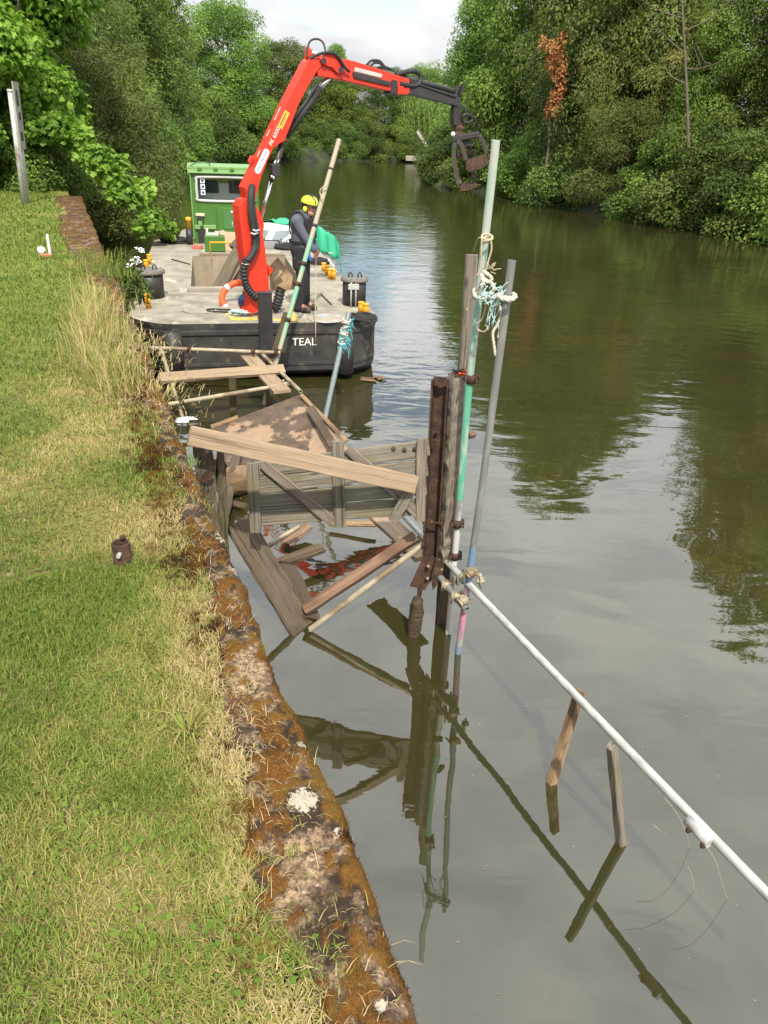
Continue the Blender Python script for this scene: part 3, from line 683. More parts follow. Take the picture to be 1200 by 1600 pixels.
tree('feathery', 'willow_tree', 'tall grey green willow on the left bank just behind the leafy sycamore', -13.6, 29, 1.0, .4, GL)
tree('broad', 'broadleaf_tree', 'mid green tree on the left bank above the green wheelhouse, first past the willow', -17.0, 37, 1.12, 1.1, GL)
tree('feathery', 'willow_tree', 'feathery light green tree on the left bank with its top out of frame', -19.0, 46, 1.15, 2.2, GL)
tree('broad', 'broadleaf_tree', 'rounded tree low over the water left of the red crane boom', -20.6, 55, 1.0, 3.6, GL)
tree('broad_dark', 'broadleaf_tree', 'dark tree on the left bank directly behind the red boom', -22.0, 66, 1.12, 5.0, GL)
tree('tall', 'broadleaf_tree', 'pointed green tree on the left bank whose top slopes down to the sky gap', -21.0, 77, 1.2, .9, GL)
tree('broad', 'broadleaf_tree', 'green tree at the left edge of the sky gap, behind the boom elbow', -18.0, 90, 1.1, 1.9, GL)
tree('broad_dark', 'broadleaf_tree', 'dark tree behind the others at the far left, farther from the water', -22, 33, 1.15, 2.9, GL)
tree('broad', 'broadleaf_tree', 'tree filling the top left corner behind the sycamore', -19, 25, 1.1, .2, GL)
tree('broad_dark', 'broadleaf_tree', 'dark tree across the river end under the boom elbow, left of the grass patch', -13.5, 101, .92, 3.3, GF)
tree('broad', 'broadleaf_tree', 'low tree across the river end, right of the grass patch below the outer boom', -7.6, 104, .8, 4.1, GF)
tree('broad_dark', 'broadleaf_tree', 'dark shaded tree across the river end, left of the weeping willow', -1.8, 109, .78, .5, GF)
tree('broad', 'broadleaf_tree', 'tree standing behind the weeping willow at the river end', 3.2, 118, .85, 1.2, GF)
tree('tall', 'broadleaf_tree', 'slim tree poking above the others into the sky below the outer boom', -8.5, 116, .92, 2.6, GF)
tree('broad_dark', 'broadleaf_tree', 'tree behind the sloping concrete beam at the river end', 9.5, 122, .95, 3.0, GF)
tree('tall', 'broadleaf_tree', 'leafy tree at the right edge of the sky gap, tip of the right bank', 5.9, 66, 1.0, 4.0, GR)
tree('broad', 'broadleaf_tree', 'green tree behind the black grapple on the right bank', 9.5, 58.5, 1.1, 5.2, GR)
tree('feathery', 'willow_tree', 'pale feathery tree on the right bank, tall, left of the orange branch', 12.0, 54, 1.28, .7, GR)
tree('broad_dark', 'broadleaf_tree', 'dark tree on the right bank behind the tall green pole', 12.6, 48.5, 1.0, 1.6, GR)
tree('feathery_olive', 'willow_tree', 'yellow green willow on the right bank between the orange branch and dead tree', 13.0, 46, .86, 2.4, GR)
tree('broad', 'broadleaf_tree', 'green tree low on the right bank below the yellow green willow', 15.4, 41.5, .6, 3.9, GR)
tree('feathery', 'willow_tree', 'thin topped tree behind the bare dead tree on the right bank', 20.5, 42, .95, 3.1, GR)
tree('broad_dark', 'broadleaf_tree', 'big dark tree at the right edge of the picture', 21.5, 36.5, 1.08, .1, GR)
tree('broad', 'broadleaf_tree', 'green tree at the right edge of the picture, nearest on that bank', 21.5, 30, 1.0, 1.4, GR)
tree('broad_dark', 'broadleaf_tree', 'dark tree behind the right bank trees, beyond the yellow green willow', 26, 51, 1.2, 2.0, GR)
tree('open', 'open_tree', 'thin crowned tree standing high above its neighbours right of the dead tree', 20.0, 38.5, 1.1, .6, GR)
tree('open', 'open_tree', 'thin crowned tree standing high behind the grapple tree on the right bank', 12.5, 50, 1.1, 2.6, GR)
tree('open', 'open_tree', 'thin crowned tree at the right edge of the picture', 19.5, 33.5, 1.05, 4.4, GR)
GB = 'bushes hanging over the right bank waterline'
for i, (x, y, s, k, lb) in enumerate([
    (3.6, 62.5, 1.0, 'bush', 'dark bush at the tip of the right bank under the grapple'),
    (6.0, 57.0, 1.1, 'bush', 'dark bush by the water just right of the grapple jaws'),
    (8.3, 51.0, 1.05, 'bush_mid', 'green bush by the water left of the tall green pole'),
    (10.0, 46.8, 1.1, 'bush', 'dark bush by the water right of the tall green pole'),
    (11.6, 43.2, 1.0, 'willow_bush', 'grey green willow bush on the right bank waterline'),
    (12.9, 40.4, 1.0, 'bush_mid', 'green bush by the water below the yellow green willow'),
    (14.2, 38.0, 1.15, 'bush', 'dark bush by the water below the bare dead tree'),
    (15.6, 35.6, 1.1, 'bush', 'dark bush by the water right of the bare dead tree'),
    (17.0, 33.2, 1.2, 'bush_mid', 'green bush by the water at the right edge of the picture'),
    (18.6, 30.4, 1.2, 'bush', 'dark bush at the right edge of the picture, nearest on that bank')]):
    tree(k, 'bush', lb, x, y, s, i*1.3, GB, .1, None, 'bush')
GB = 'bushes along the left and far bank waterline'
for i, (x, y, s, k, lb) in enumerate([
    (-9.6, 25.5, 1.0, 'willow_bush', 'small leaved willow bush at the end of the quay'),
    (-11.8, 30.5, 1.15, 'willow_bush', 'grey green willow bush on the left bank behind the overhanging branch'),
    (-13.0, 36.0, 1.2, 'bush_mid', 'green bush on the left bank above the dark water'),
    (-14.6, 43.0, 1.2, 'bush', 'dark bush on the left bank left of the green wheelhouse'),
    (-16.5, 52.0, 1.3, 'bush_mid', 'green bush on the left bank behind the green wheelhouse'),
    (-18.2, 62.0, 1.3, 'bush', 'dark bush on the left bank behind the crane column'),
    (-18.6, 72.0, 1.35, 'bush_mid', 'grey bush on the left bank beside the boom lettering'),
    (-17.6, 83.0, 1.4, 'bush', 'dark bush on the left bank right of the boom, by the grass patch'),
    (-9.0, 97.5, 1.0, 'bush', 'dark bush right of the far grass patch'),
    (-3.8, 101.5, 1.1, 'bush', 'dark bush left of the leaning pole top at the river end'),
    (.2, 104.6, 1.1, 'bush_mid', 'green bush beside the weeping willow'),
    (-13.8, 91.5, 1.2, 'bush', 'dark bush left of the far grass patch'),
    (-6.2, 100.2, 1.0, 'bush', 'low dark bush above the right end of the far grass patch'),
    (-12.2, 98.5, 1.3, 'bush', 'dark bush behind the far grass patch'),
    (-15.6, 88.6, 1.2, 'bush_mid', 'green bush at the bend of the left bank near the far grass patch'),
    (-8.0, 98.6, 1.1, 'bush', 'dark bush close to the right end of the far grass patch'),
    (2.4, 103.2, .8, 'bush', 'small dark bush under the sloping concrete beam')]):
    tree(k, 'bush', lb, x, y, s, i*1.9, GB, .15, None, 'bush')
# sunlit grass patch on the far bank
_mb = MB(); _r = random.Random(4)
_mb.ell(V((-11.4, 95.0, .0)), 2.6, 2.0, .62, n=28, m=16)
_g = G('far lawn'); o = put('grass_bank', _mb, _g.fin(_g.ramp(_g.noise(2, 6), [(.3, (.08, .13, .025)), (.7, (.14, .19, .045))]), .95)); o['kind'] = 'structure'
# weeping willow
def weeping():
    r = np.random.default_rng(77); T = thing('weeping_willow', 'light green weeping willow trailing to the water at the river end', 'tree', Matrix.Translation((2.3, 107, .5)), GF)
    P = []; n = 260
    vs, fs, tn = [], [], []
    for i in range(n):
        a = r.random()*6.283; rho = 2.6*math.sqrt(r.random()); z0 = 7.2-rho*.5+r.normal()*.3; L = z0-.3-r.random()*1.2
        m = 70; u = r.random(m)**.8; z = z0-L*u; sw = .25*np.sin(u*3+i)
        x = rho*math.cos(a)*(1+.25*u)+sw; y = rho*math.sin(a)*(1+.25*u)+r.normal(0, .05, m); x += r.normal(0, .07, m)
        P.append(np.stack([x, y, z], 1))
    P = np.concatenate(P); n = len(P); a = r.random(n)*6.283; L = .3+.2*r.random(n); w = .035
    ax = np.stack([np.cos(a)*.3, np.sin(a)*.3, -np.ones(n)], 1)*L[:, None]; sd = np.stack([-np.sin(a), np.cos(a), 0*a], 1)*w
    vs = np.stack([P, P+ax*.5+sd, P+ax, P+ax*.5-sd], 1).reshape(-1, 3)
    link('crown', npmesh('crown', vs, np.arange(4*n).reshape(-1, 4), [LM['weep']], False, face_attr={'tint': np.clip(.5+r.normal(0, .25, n), 0, 1)}), T)
    mb = MB(); mb.tube([(0, 0, -.5), (.1, 0, 3), (0, .1, 7)], [.3, .22, .08], 8); link('trunk', mb.mesh('trunk', None, [M_['bark']]), T)
weeping()
# sycamore at the end of the quay, large leaves
def sycamore():
    bl = boughs(201, 8.6, 3.3, 95, .16, 1.0, 'round', (.6, 1.05))
    T = thing('sycamore_tree', 'leafy bright green sycamore at the far end of the quay, leaning over the water', 'tree', Matrix.Translation((-11.2, 21.5, 1.6)), GL)
    lim = [V((1.2, -.4, 1.6)), V((2.6, -.9, 1.9)), V((3.9, -1.5, 1.2)), V((4.9, -2.1, .35)), V((5.5, -2.5, -.4))]   # bough that droops over the river
    for k in range(26):
        u = k/25*4; i = min(3, int(u)); p = lim[i].lerp(lim[i+1], u-i); b = .34+.22*random.random()-.05*u
        bl.append((p.x+random.uniform(-.35, .35), p.y+random.uniform(-.4, .4), p.z+random.uniform(-.15, .3), b, b, b*.7))
    vs, fs, tn = leaves(bl, 120000, .112, 201, up=.55, droop=.6, lobed=True, aspect=.95)
    link('crown', npmesh('crown', vs, fs, [LM['bright']], False, face_attr={'tint': tn}), T)
    mb = trunk_mb(bl[:95], 8.6, .2, 201, nb=12)
    mb.tube(catmull([V((0, 0, 1.0))]+lim, 4), [.09*(1-.9*i/20) for i in range(21)], 7)
    mb.tube(catmull([V((1.5, -.6, 2.2)), V((2.4, -1.2, 3.6)), V((2.9, -1.5, 5.0))], 4), [.035, .033, .03, .028, .026, .022, .018, .014, .01], 6)
    link('trunk', mb.mesh('trunk', None, [M_['bark']]), T)
    # ivy clad trunk beside it
    T = thing('ivy_tree', 'ivy covered trunk with broad leaves behind the sign posts', 'tree', Matrix.Translation((-11.4, 19.0, 1.7)), GL)
    bl = [(random.uniform(-.7, .7), random.uniform(-.7, .7), z*.32+.2, .55, .55, .5) for z in range(17)] + boughs(203, 8, 2.6, 40, .55, 1.0, 'round', (.6, 1.0))
    vs, fs, tn = leaves(bl, 22000, .15, 203, up=.2, droop=.8, aspect=.9); link('crown', npmesh('crown', vs, fs, [LM['ivy']], False, face_attr={'tint': tn}), T)
    link('trunk', trunk_mb(bl[17:], 8, .22, 203, nb=8).mesh('trunk', None, [M_['bark']]), T)
    KIND['hedge'] = KIND['bush_mid']
    for i, (x, y, s, lb) in enumerate([(-13.5, 17.6, 1.0, 'shrub at the left picture edge behind the lawn'), (-9.4, 21.0, .62, 'low shrub where the lawn meets the quay end')]):
        tree('bush_mid', 'shrub', lb, x, y, s, i*2.1, None, 1.6, None, 'bush')
sycamore()
# dying orange branch and the bare dead tree
def odd_trees():
    c = at(872, 95, 46.0)
    T = thing('dying_tree', 'young tree with dead orange leaves at its top, amid the green right bank trees', 'tree', Matrix.Translation((c.x, c.y, .8)), GR)
    H = c.z-.8; bl = []; r = random.Random(5)
    for k in range(30):
        u = k/29; w = .25+.85*max(0, u-.35); a = k*2.4; rho = w*r.uniform(.3, 1)
        bl.append((rho*math.cos(a)+.5*math.sin(u*5)*u, rho*math.sin(a), H*(.62+.52*u)+r.uniform(-.3, .3), r.uniform(.12, .3), r.uniform(.12, .3), r.uniform(.18, .45)))
    vs, fs, tn = leaves(bl, 1900, .16, 211); link('crown', npmesh('crown', vs, fs, [LM['brown']], False, face_attr={'tint': tn}), T)
    link('trunk', trunk_mb(bl, H*1.02, .1, 211, nb=10, wig=.12).mesh('trunk', None, [M_['bark']]), T)
    b = at(1082, 300, 37.5); b.z = .8; tp = at(1058, -150, 37.5)
    T = thing('dead_tree', 'bare dead tree with thin leafless branches against the sky', 'tree', Matrix.Translation(b), GR)
    mb = MB(); pts = [b, b.lerp(tp, .35)+V((.1, 0, 0)), b.lerp(tp, .7)+V((.05, 0, 0)), tp]; mb.tube(catmull(pts, 6), [.085*(1-.8*i/18) for i in range(19)], 8)
    r = random.Random(9)
    for (u, dx, dz) in [(.55, -2.0, 1.6), (.62, 1.7, 1.2), (.7, -1.4, 2.0), (.78, 1.1, 1.6), (.84, -.9, 1.7), (.9, .7, 1.5), (.5, 1.5, .3), (.66, -2.4, .8), (.95, -.4, 1.4), (.45, -1.0, .9)]:
        st = b.lerp(tp, u)+V((.06, 0, 0)); e = st+V((dx, r.uniform(-.8, .8), dz)); md = st.lerp(e, .5)+V((r.uniform(-.2, .2), 0, -.15))
        mb.tube(catmull([st, md, e], 4), [.03*(1-.85*i/8) for i in range(9)], 5)
        for q in range(3):
            s2 = md.lerp(e, .25*q+.1); mb.tube([s2, s2+V((r.uniform(-.7, .7), r.uniform(-.4, .4), r.uniform(.1, .8)))], [.018, .005], 4)
    put('trunk', mb, M_['deadwood'], T)
odd_trees()
# concrete landing with a sloping beam at the far right of the river end
_T = thing('river_landing', 'pale concrete landing with a sloping beam at the river end', 'landing', on(655, 251, 0))
_c = at(655, 248, 100); _mb = MB(); _mb.box(Matrix.Translation(_c), (3.2, 2.0, .5), .03); put('platform', _mb, paint('pale concrete', (.3, .28, .24), rough=.9), _T)
_a, _b = at(652, 205, 100), at(677, 246, 100); _mb = MB(); _mb.box(frame((_a+_b)/2, _b-_a, (0, -1, 0)), ((_b-_a).length, .35, .4), .02); put('sloping_beam', _mb, paint('grey concrete', (.36, .33, .29), rough=.9), _T)

# ================================================================== OBJECTS: the broken timber staging at the quay
def beam_mb(A, B, w, t, nv, seg=6, jit=.0025, M=None, ragged=0):      # a sawn timber; its own X runs along the grain
    A, B = V(A), V(B); M = frame((A+B)/2, B-A, nv); L = (B-A).length; r = random.Random(int(abs(A.x*911+B.y*373+w*7777)*100)); mb = MB(); ch = min(.006, w*.12, t*.2)
    cs = [(-w/2+ch, -t/2), (w/2-ch, -t/2), (w/2, -t/2+ch), (w/2, t/2-ch), (w/2-ch, t/2), (-w/2+ch, t/2), (-w/2, t/2-ch), (-w/2, -t/2+ch)]
    vs = []; n = len(cs); bow = r.uniform(-.004, .004)*L
    for i in range(seg+1):
        u = i/seg; x = (u-.5)*L; off = bow*math.sin(u*math.pi)
        for (y, z) in cs:
            e = ragged*r.uniform(-1, 1) if i in (0, seg) else 0
            vs.append(M @ V((x+e, y+off+r.gauss(0, jit), z+r.gauss(0, jit*.7))))
    fs = [[i*n+k, i*n+(k+1) % n, (i+1)*n+(k+1) % n, (i+1)*n+k] for i in range(seg) for k in range(n)] + [list(range(n))[::-1], [seg*n+k for k in range(n)]]
    mb.add(vs, fs); return mb, M
def beam(name, A, B, w, t, nv, mat, parent=None, label=None, cat=None, group=None, **kw):
    mb, M = beam_mb(A, B, w, t, nv, **kw); o = put(name, mb, M_[mat] if isinstance(mat, str) else mat, parent, M)
    if label: tag(o, label, cat or 'plank', group)
    return o
def pole(name, pts, r, mat, parent=None, label=None, cat='pole', group=None, hollow=True, n=14):
    pts = [V(p) for p in pts]; M = frame(pts[0], pts[-1]-pts[0], (0, -1, .2)); mb = MB()
    d0 = (pts[1]-pts[0]).normalized(); d1 = (pts[-1]-pts[-2]).normalized()
    if hollow:
        path = [pts[0]+d0*.03, pts[0]] + pts[1:-1] + [pts[-1], pts[-1]-d1*.03] if len(pts) > 2 else [pts[0]+d0*.03, pts[0], pts[-1], pts[-1]-d1*.03]
        rs = [r*.84]+[r]*(len(path)-2)+[r*.84]
        # open rims: inner lip turned back into the tube
        path = [path[0], path[1]]+path[2:]; 
        prof = MB(); prof.tube([pts[0]]+pts[1:-1]+[pts[-1]], r, n, cap=False)
        m = frame(pts[-1], d1, (0, -1, .2)); vs = []
        for rr, dz in ((r, 0), (r*.82, 0), (r*.82, -.06)):
            for k in range(n): vs.append(m @ V((dz, rr*math.cos(6.283*k/n), rr*math.sin(6.283*k/n))))
        prof.add(vs, [[i*n+k, i*n+(k+1) % n, (i+1)*n+(k+1) % n, (i+1)*n+k] for i in (0, 1) for k in range(n)]+[[2*n+k for k in range(n)]])
        m = frame(pts[0], -d0, (0, -1, .2)); vs = []
        for rr, dz in ((r, 0), (r*.82, 0), (r*.82, -.06)):
            for k in range(n): vs.append(m @ V((dz, rr*math.cos(6.283*k/n), rr*math.sin(6.283*k/n))))
        prof.add(vs, [[i*n+k, i*n+(k+1) % n, (i+1)*n+(k+1) % n, (i+1)*n+k] for i in (0, 1) for k in range(n)]+[[2*n+k for k in range(n)]])
        mb = prof
    else: mb.tube(pts, r, n)
    o = put(name, mb, M_[mat] if isinstance(mat, str) else mat, parent, M)
    if label: tag(o, label, cat, group)
    return o
def coupler(parent, p, axis, r, mat='rust', name='coupler', other=None):
    M = frame(p, axis, (0, 0, 1)); mb = MB(); a = V(axis).normalized()
    mb.tube([V(p)-a*.03, V(p)+a*.03], r*1.28, 12)
    y = M.to_3x3() @ V((0, 1, 0)); z = M.to_3x3() @ V((0, 0, 1))
    mb.box(frame(V(p)+y*r*1.5, a, z), (.05, .03, .045), .004)
    mb.tube([V(p)+y*r*1.5-z*.05, V(p)+y*r*1.5+z*.06], .008, 6); mb.tube([V(p)+y*r*1.5+z*.035, V(p)+y*r*1.5+z*.052], .016, 6)
    mb.tube([V(p)-y*r*1.4-z*.05, V(p)-y*r*1.4+z*.05], .008, 6)
    return put(name, mb, M_[mat], parent)

# ---- old boarded gate panel
def gate():
    O = at(400, 830, 5.12); T = thing('boarded_gate', 'weathered grey gate panel of horizontal boards with cross braces, standing askew over the water', 'gate', O)
    tl, tr, br, bl = at(398, 722, 5.16), at(672, 684, 5.12), at(662, 806, 5.04), at(402, 822, 5.10)
    nv = (tr-bl).cross(tl-br).normalized()
    if nv.y > 0: nv = -nv
    n = 4; gaps = [0, .245, .5, .745, 1.0]
    for i in range(n):
        u0, u1 = gaps[i]+.012, gaps[i+1]-.012; um = (u0+u1)/2
        A, B = tl.lerp(bl, um), tr.lerp(br, um); w = ((tl-bl).length*(u1-u0)+(tr-br).length*(u1-u0))/2
        beam('board', A+nv*random.uniform(-.003, .003), B+nv*random.uniform(-.003, .003), w, .028, nv, 'gate', T, seg=10, jit=.002, ragged=.006)
    f = nv*.032
    def q(px, py): return onplane(px, py, (tl+br)/2, nv)
    beam('stile', q(396, 722)+f, q(401, 829)+f, .082, .04, nv, 'gate', T); beam('stile', q(529, 688)+f, q(532, 821)+f, .085, .04, nv, 'gate', T)
    beam('stile', q(660, 684)+f, q(657, 811)+f, .07, .04, nv, 'grey', T)
    beam('brace', q(413, 724)+f*.96, q(521, 813)+f*.96, .075, .034, nv, 'grey', T); beam('brace', q(545, 699)+f*.93, q(659, 806)+f*.93, .075, .032, nv, 'grey', T)
    for px, py in ((615, 700), (632, 702), (648, 701)): mb = MB(); mb.lathe([(.016, 0), (.016, .006), (.007, .012)], frame(q(px, py)+nv*.014, (1, 0, 0), nv), 10); put('bolt', mb, M_['rust'], T)
    beam('prop', q(644, 758)+f*3.2, q(615, 808)+f*2.2, .075, .045, nv, 'gate', T)
gate()
beam('timber_beam', at(296, 680, 4.42), at(648, 757, 4.93), .125, .05, (.15, -1, .32), 'fresh', None, 'long pale sawn beam lying across the grey gate panel', 'beam', seg=12, jit=.0018, ragged=.008)
# ---- rotten post against the quay wall
def quay_post():
    O = at(325, 815, 4.62); T = thing('quay_post', 'rotten split wooden post standing against the quay wall under the pale beam', 'post', O)
    for k, (a, b, w) in enumerate([((309, 692), (338, 860), .07), ((322, 706), (345, 872), .075), ((343, 706), (352, 868), .05)]):
        beam('split_plank', at(*a, 4.60+.03*k), at(*b, 4.72+.03*k)+V((0, 0, -.5)), w, .06, (.35, -1, 0), 'old', T, seg=16, jit=.007, ragged=.03)
    mb = MB(); c = at(322, 742, 4.56)
    mb.slab([c+V(p) for p in ((-.05, 0, -.04), (.0, -.01, .03), (.05, 0, .015), (.03, .0, -.03), (-.02, 0, -.06))], (0, -1, .2), .012); put('rust_flake', mb, M_['rust'], T)
quay_post()
# ---- brown sheet of plywood, tilted
def ply_sheet():
    C = on(470, 616, .58); B = on(545, 703, .40); A = on(322, 672, .20); D = A+(B-C)
    g = G('soaked plywood'); v = g.vec(); e = g.noise(1.25, 5, v, .62)
    dry = g.ramp(g.noise(9, 6, g.vec((1, 4, 4)), .65), [(.3, (.24, .165, .11)), (.55, (.31, .22, .15)), (.75, (.37, .28, .2))])
    wet = g.ramp(g.noise(7, 6, v, .65), [(.3, (.06, .045, .032)), (.7, (.14, .1, .075))])
    col = g.mix(g.rng(e, .47, .5), dry, wet); g.bump(g.noise(30, 4, v), .003); m = g.fin(col, .8, spec=.3)
    nv = (B-A).cross(C-A).normalized(); nv = nv if nv.z > 0 else -nv
    M = frame((A+C)/2, C-A, nv); mb = MB(); mb.slab([A, C, B, D], nv, .018)
    o = put('plywood_sheet', mb, m, None, M); tag(o, 'big tilted sheet of brown plywood with a dark wet patch, behind the gate', 'plywood sheet')
    beam('trim_plank', on(484, 636, .585), on(520, 697, .46), .1, .02, nv, 'brown', o); beam('edge_strip', on(471, 618, .597), on(541, 690, .455), .05, .035, nv, 'tan', o)
    beam('edge_strip', on(330, 667, .235), on(372, 652, .34), .07, .03, nv, 'tan', o)
ply_sheet()
def slabthing(name, pts, nv, t, mat, label, cat, M=None):
    mb = MB(); mb.slab(pts, nv, t); nv = V(nv)
    M = frame(sum((V(p) for p in pts), V())/len(pts), V(pts[1])-V(pts[0]), nv); return tag(put(name, mb, M_[mat] if isinstance(mat, str) else mat, None, M), label, cat)
# ---- boards in the water below
A, B = at(372, 815, 5.35), on(474, 985, -.02); beam('wide_board', A, B, .27, .035, (.75, -.45, .55), 'brown', None, 'wide wet brown board sloping from the quay wall into the water', 'board', seg=14, jit=.003, ragged=.015)
A, B = on(448, 882, .22), on(486, 968, .03); beam('broken_joist', A, B, .14, .06, (.5, -.5, .7), 'brown', None, 'short dark broken joist lying beside the wide wet board', 'joist', ragged=.03, jit=.006)
tm = on(477, 953, .13); tn = at(650, 838, 5.3); beam('timber_beam', tm, tn, .085, .075, (0, -.6, .8), 'red', None, 'long reddish timber lying beside the muddy tube, ends at the rusty pile', 'beam', seg=10)
pole('scaffold_tube', [on(484, 984, .02), at(662, 850, 5.2)], .024, 'tube', None, 'cream muddy scaffold tube sloping into the water in front of the reddish timber', 'tube')
beam('plank', on(424, 884, .16), on(503, 856, .16), .11, .04, (0, -.3, 1), 'tan', None, 'short orange brown plank floating level inside the wreckage', 'plank', ragged=.02)
pole('scaffold_tube', [on(397, 867, .1), on(468, 822, .3)], .024, 'tube', None, 'short muddy tube under the lower left corner of the gate', 'tube')
beam('plank', on(447, 850, .04), on(482, 822, .1), .1, .03, (0, -.3, 1), 'red', None, 'short wet plank beside the muddy tube under the gate', 'plank', ragged=.02)
# long walkway boards and tube that run parallel to the quay
A, B = on(388, 556, .62), on(441, 612, .60); beam('scaffold_board', A, B, .225, .038, (0, 0, 1), 'fresh', None, 'pale scaffold board beyond the plywood sheet, running under the far ledger tubes', 'board', seg=8)
A, B = on(592, 806, .46), on(664, 872, .44); beam('scaffold_board', A, B, .2, .038, (0, 0, 1), 'fresh', None, 'pale scaffold board end between the gate and the rusty pile', 'board')
A, B = on(596, 798, .4), on(470, 806, .1); beam('plank', on(515, 818, .06), on(588, 819, .1), .07, .03, (0, -.3, 1), 'tan', None, 'thin plank floating just below the gate bottom edge', 'plank')
pole('scaffold_tube', [on(408, 552, .66), on(470, 612, .64)], .024, 'tube', None, 'muddy scaffold tube next to the pale board beyond the plywood sheet', 'tube')
pole('scaffold_tube', [on(625, 800, .52), on(668, 846, .52)], .024, 'galv', None, 'white tube end showing between the gate corner and the rusty pile', 'tube')
# ledger tubes reaching the quay
T = thing('ledger_tube', 'farthest ledger tube from the quay, close under the barge bow', 'tube', on(230, 543, .72)); A, B = on(226, 543, .72), on(438, 551, .70)
pole('tube', [A, B], .026, 'tube', T); coupler(T, A.lerp(B, .33), (B-A), .026); coupler(T, A.lerp(B, .8), (B-A), .026); coupler(T, A.lerp(B, .97), (B-A), .026)
T = thing('ledger_tube', 'nearer ledger tube from the quay, with a coupler at its right end', 'tube', on(296, 625, .6)); A, B = on(262, 632, .62), on(452, 600, .60)
pole('tube', [A, B], .025, 'tube', T); coupler(T, A.lerp(B, .96), (B-A), .025, 'tube'); coupler(T, A.lerp(B, .1), (B-A), .025)
beam('scaffold_board', on(250, 591, .66), on(444, 577, .66), .16, .05, (0, -.5, .87), 'fresh', None, 'pale scaffold board resting between the two ledger tubes', 'board', seg=10)
T = thing('standard_tube', 'muddy tube leaning against the quay edge beside the ledger tubes', 'tube', on(291, 664, 0)); A, B = on(289, 664, -.1), at(251, 545, 10.1)
pole('tube', [A, B], .025, 'tube', T); coupler(T, B.lerp(A, .06), B-A, .025, 'tube')
for (a, b, lb) in [((363, 640), (362, 583), 'dark wet post under the middle of the pale scaffold board'), ((421, 630), (421, 562), 'dark wet post under the far ledger tube end'), ]:
    A = on(*a); beam('staging_post', A+V((0, 0, -.4)), at(*b, A.y), .09, .09, (.3, -1, 0), 'stub', None, lb, 'post', jit=.006, ragged=.02)
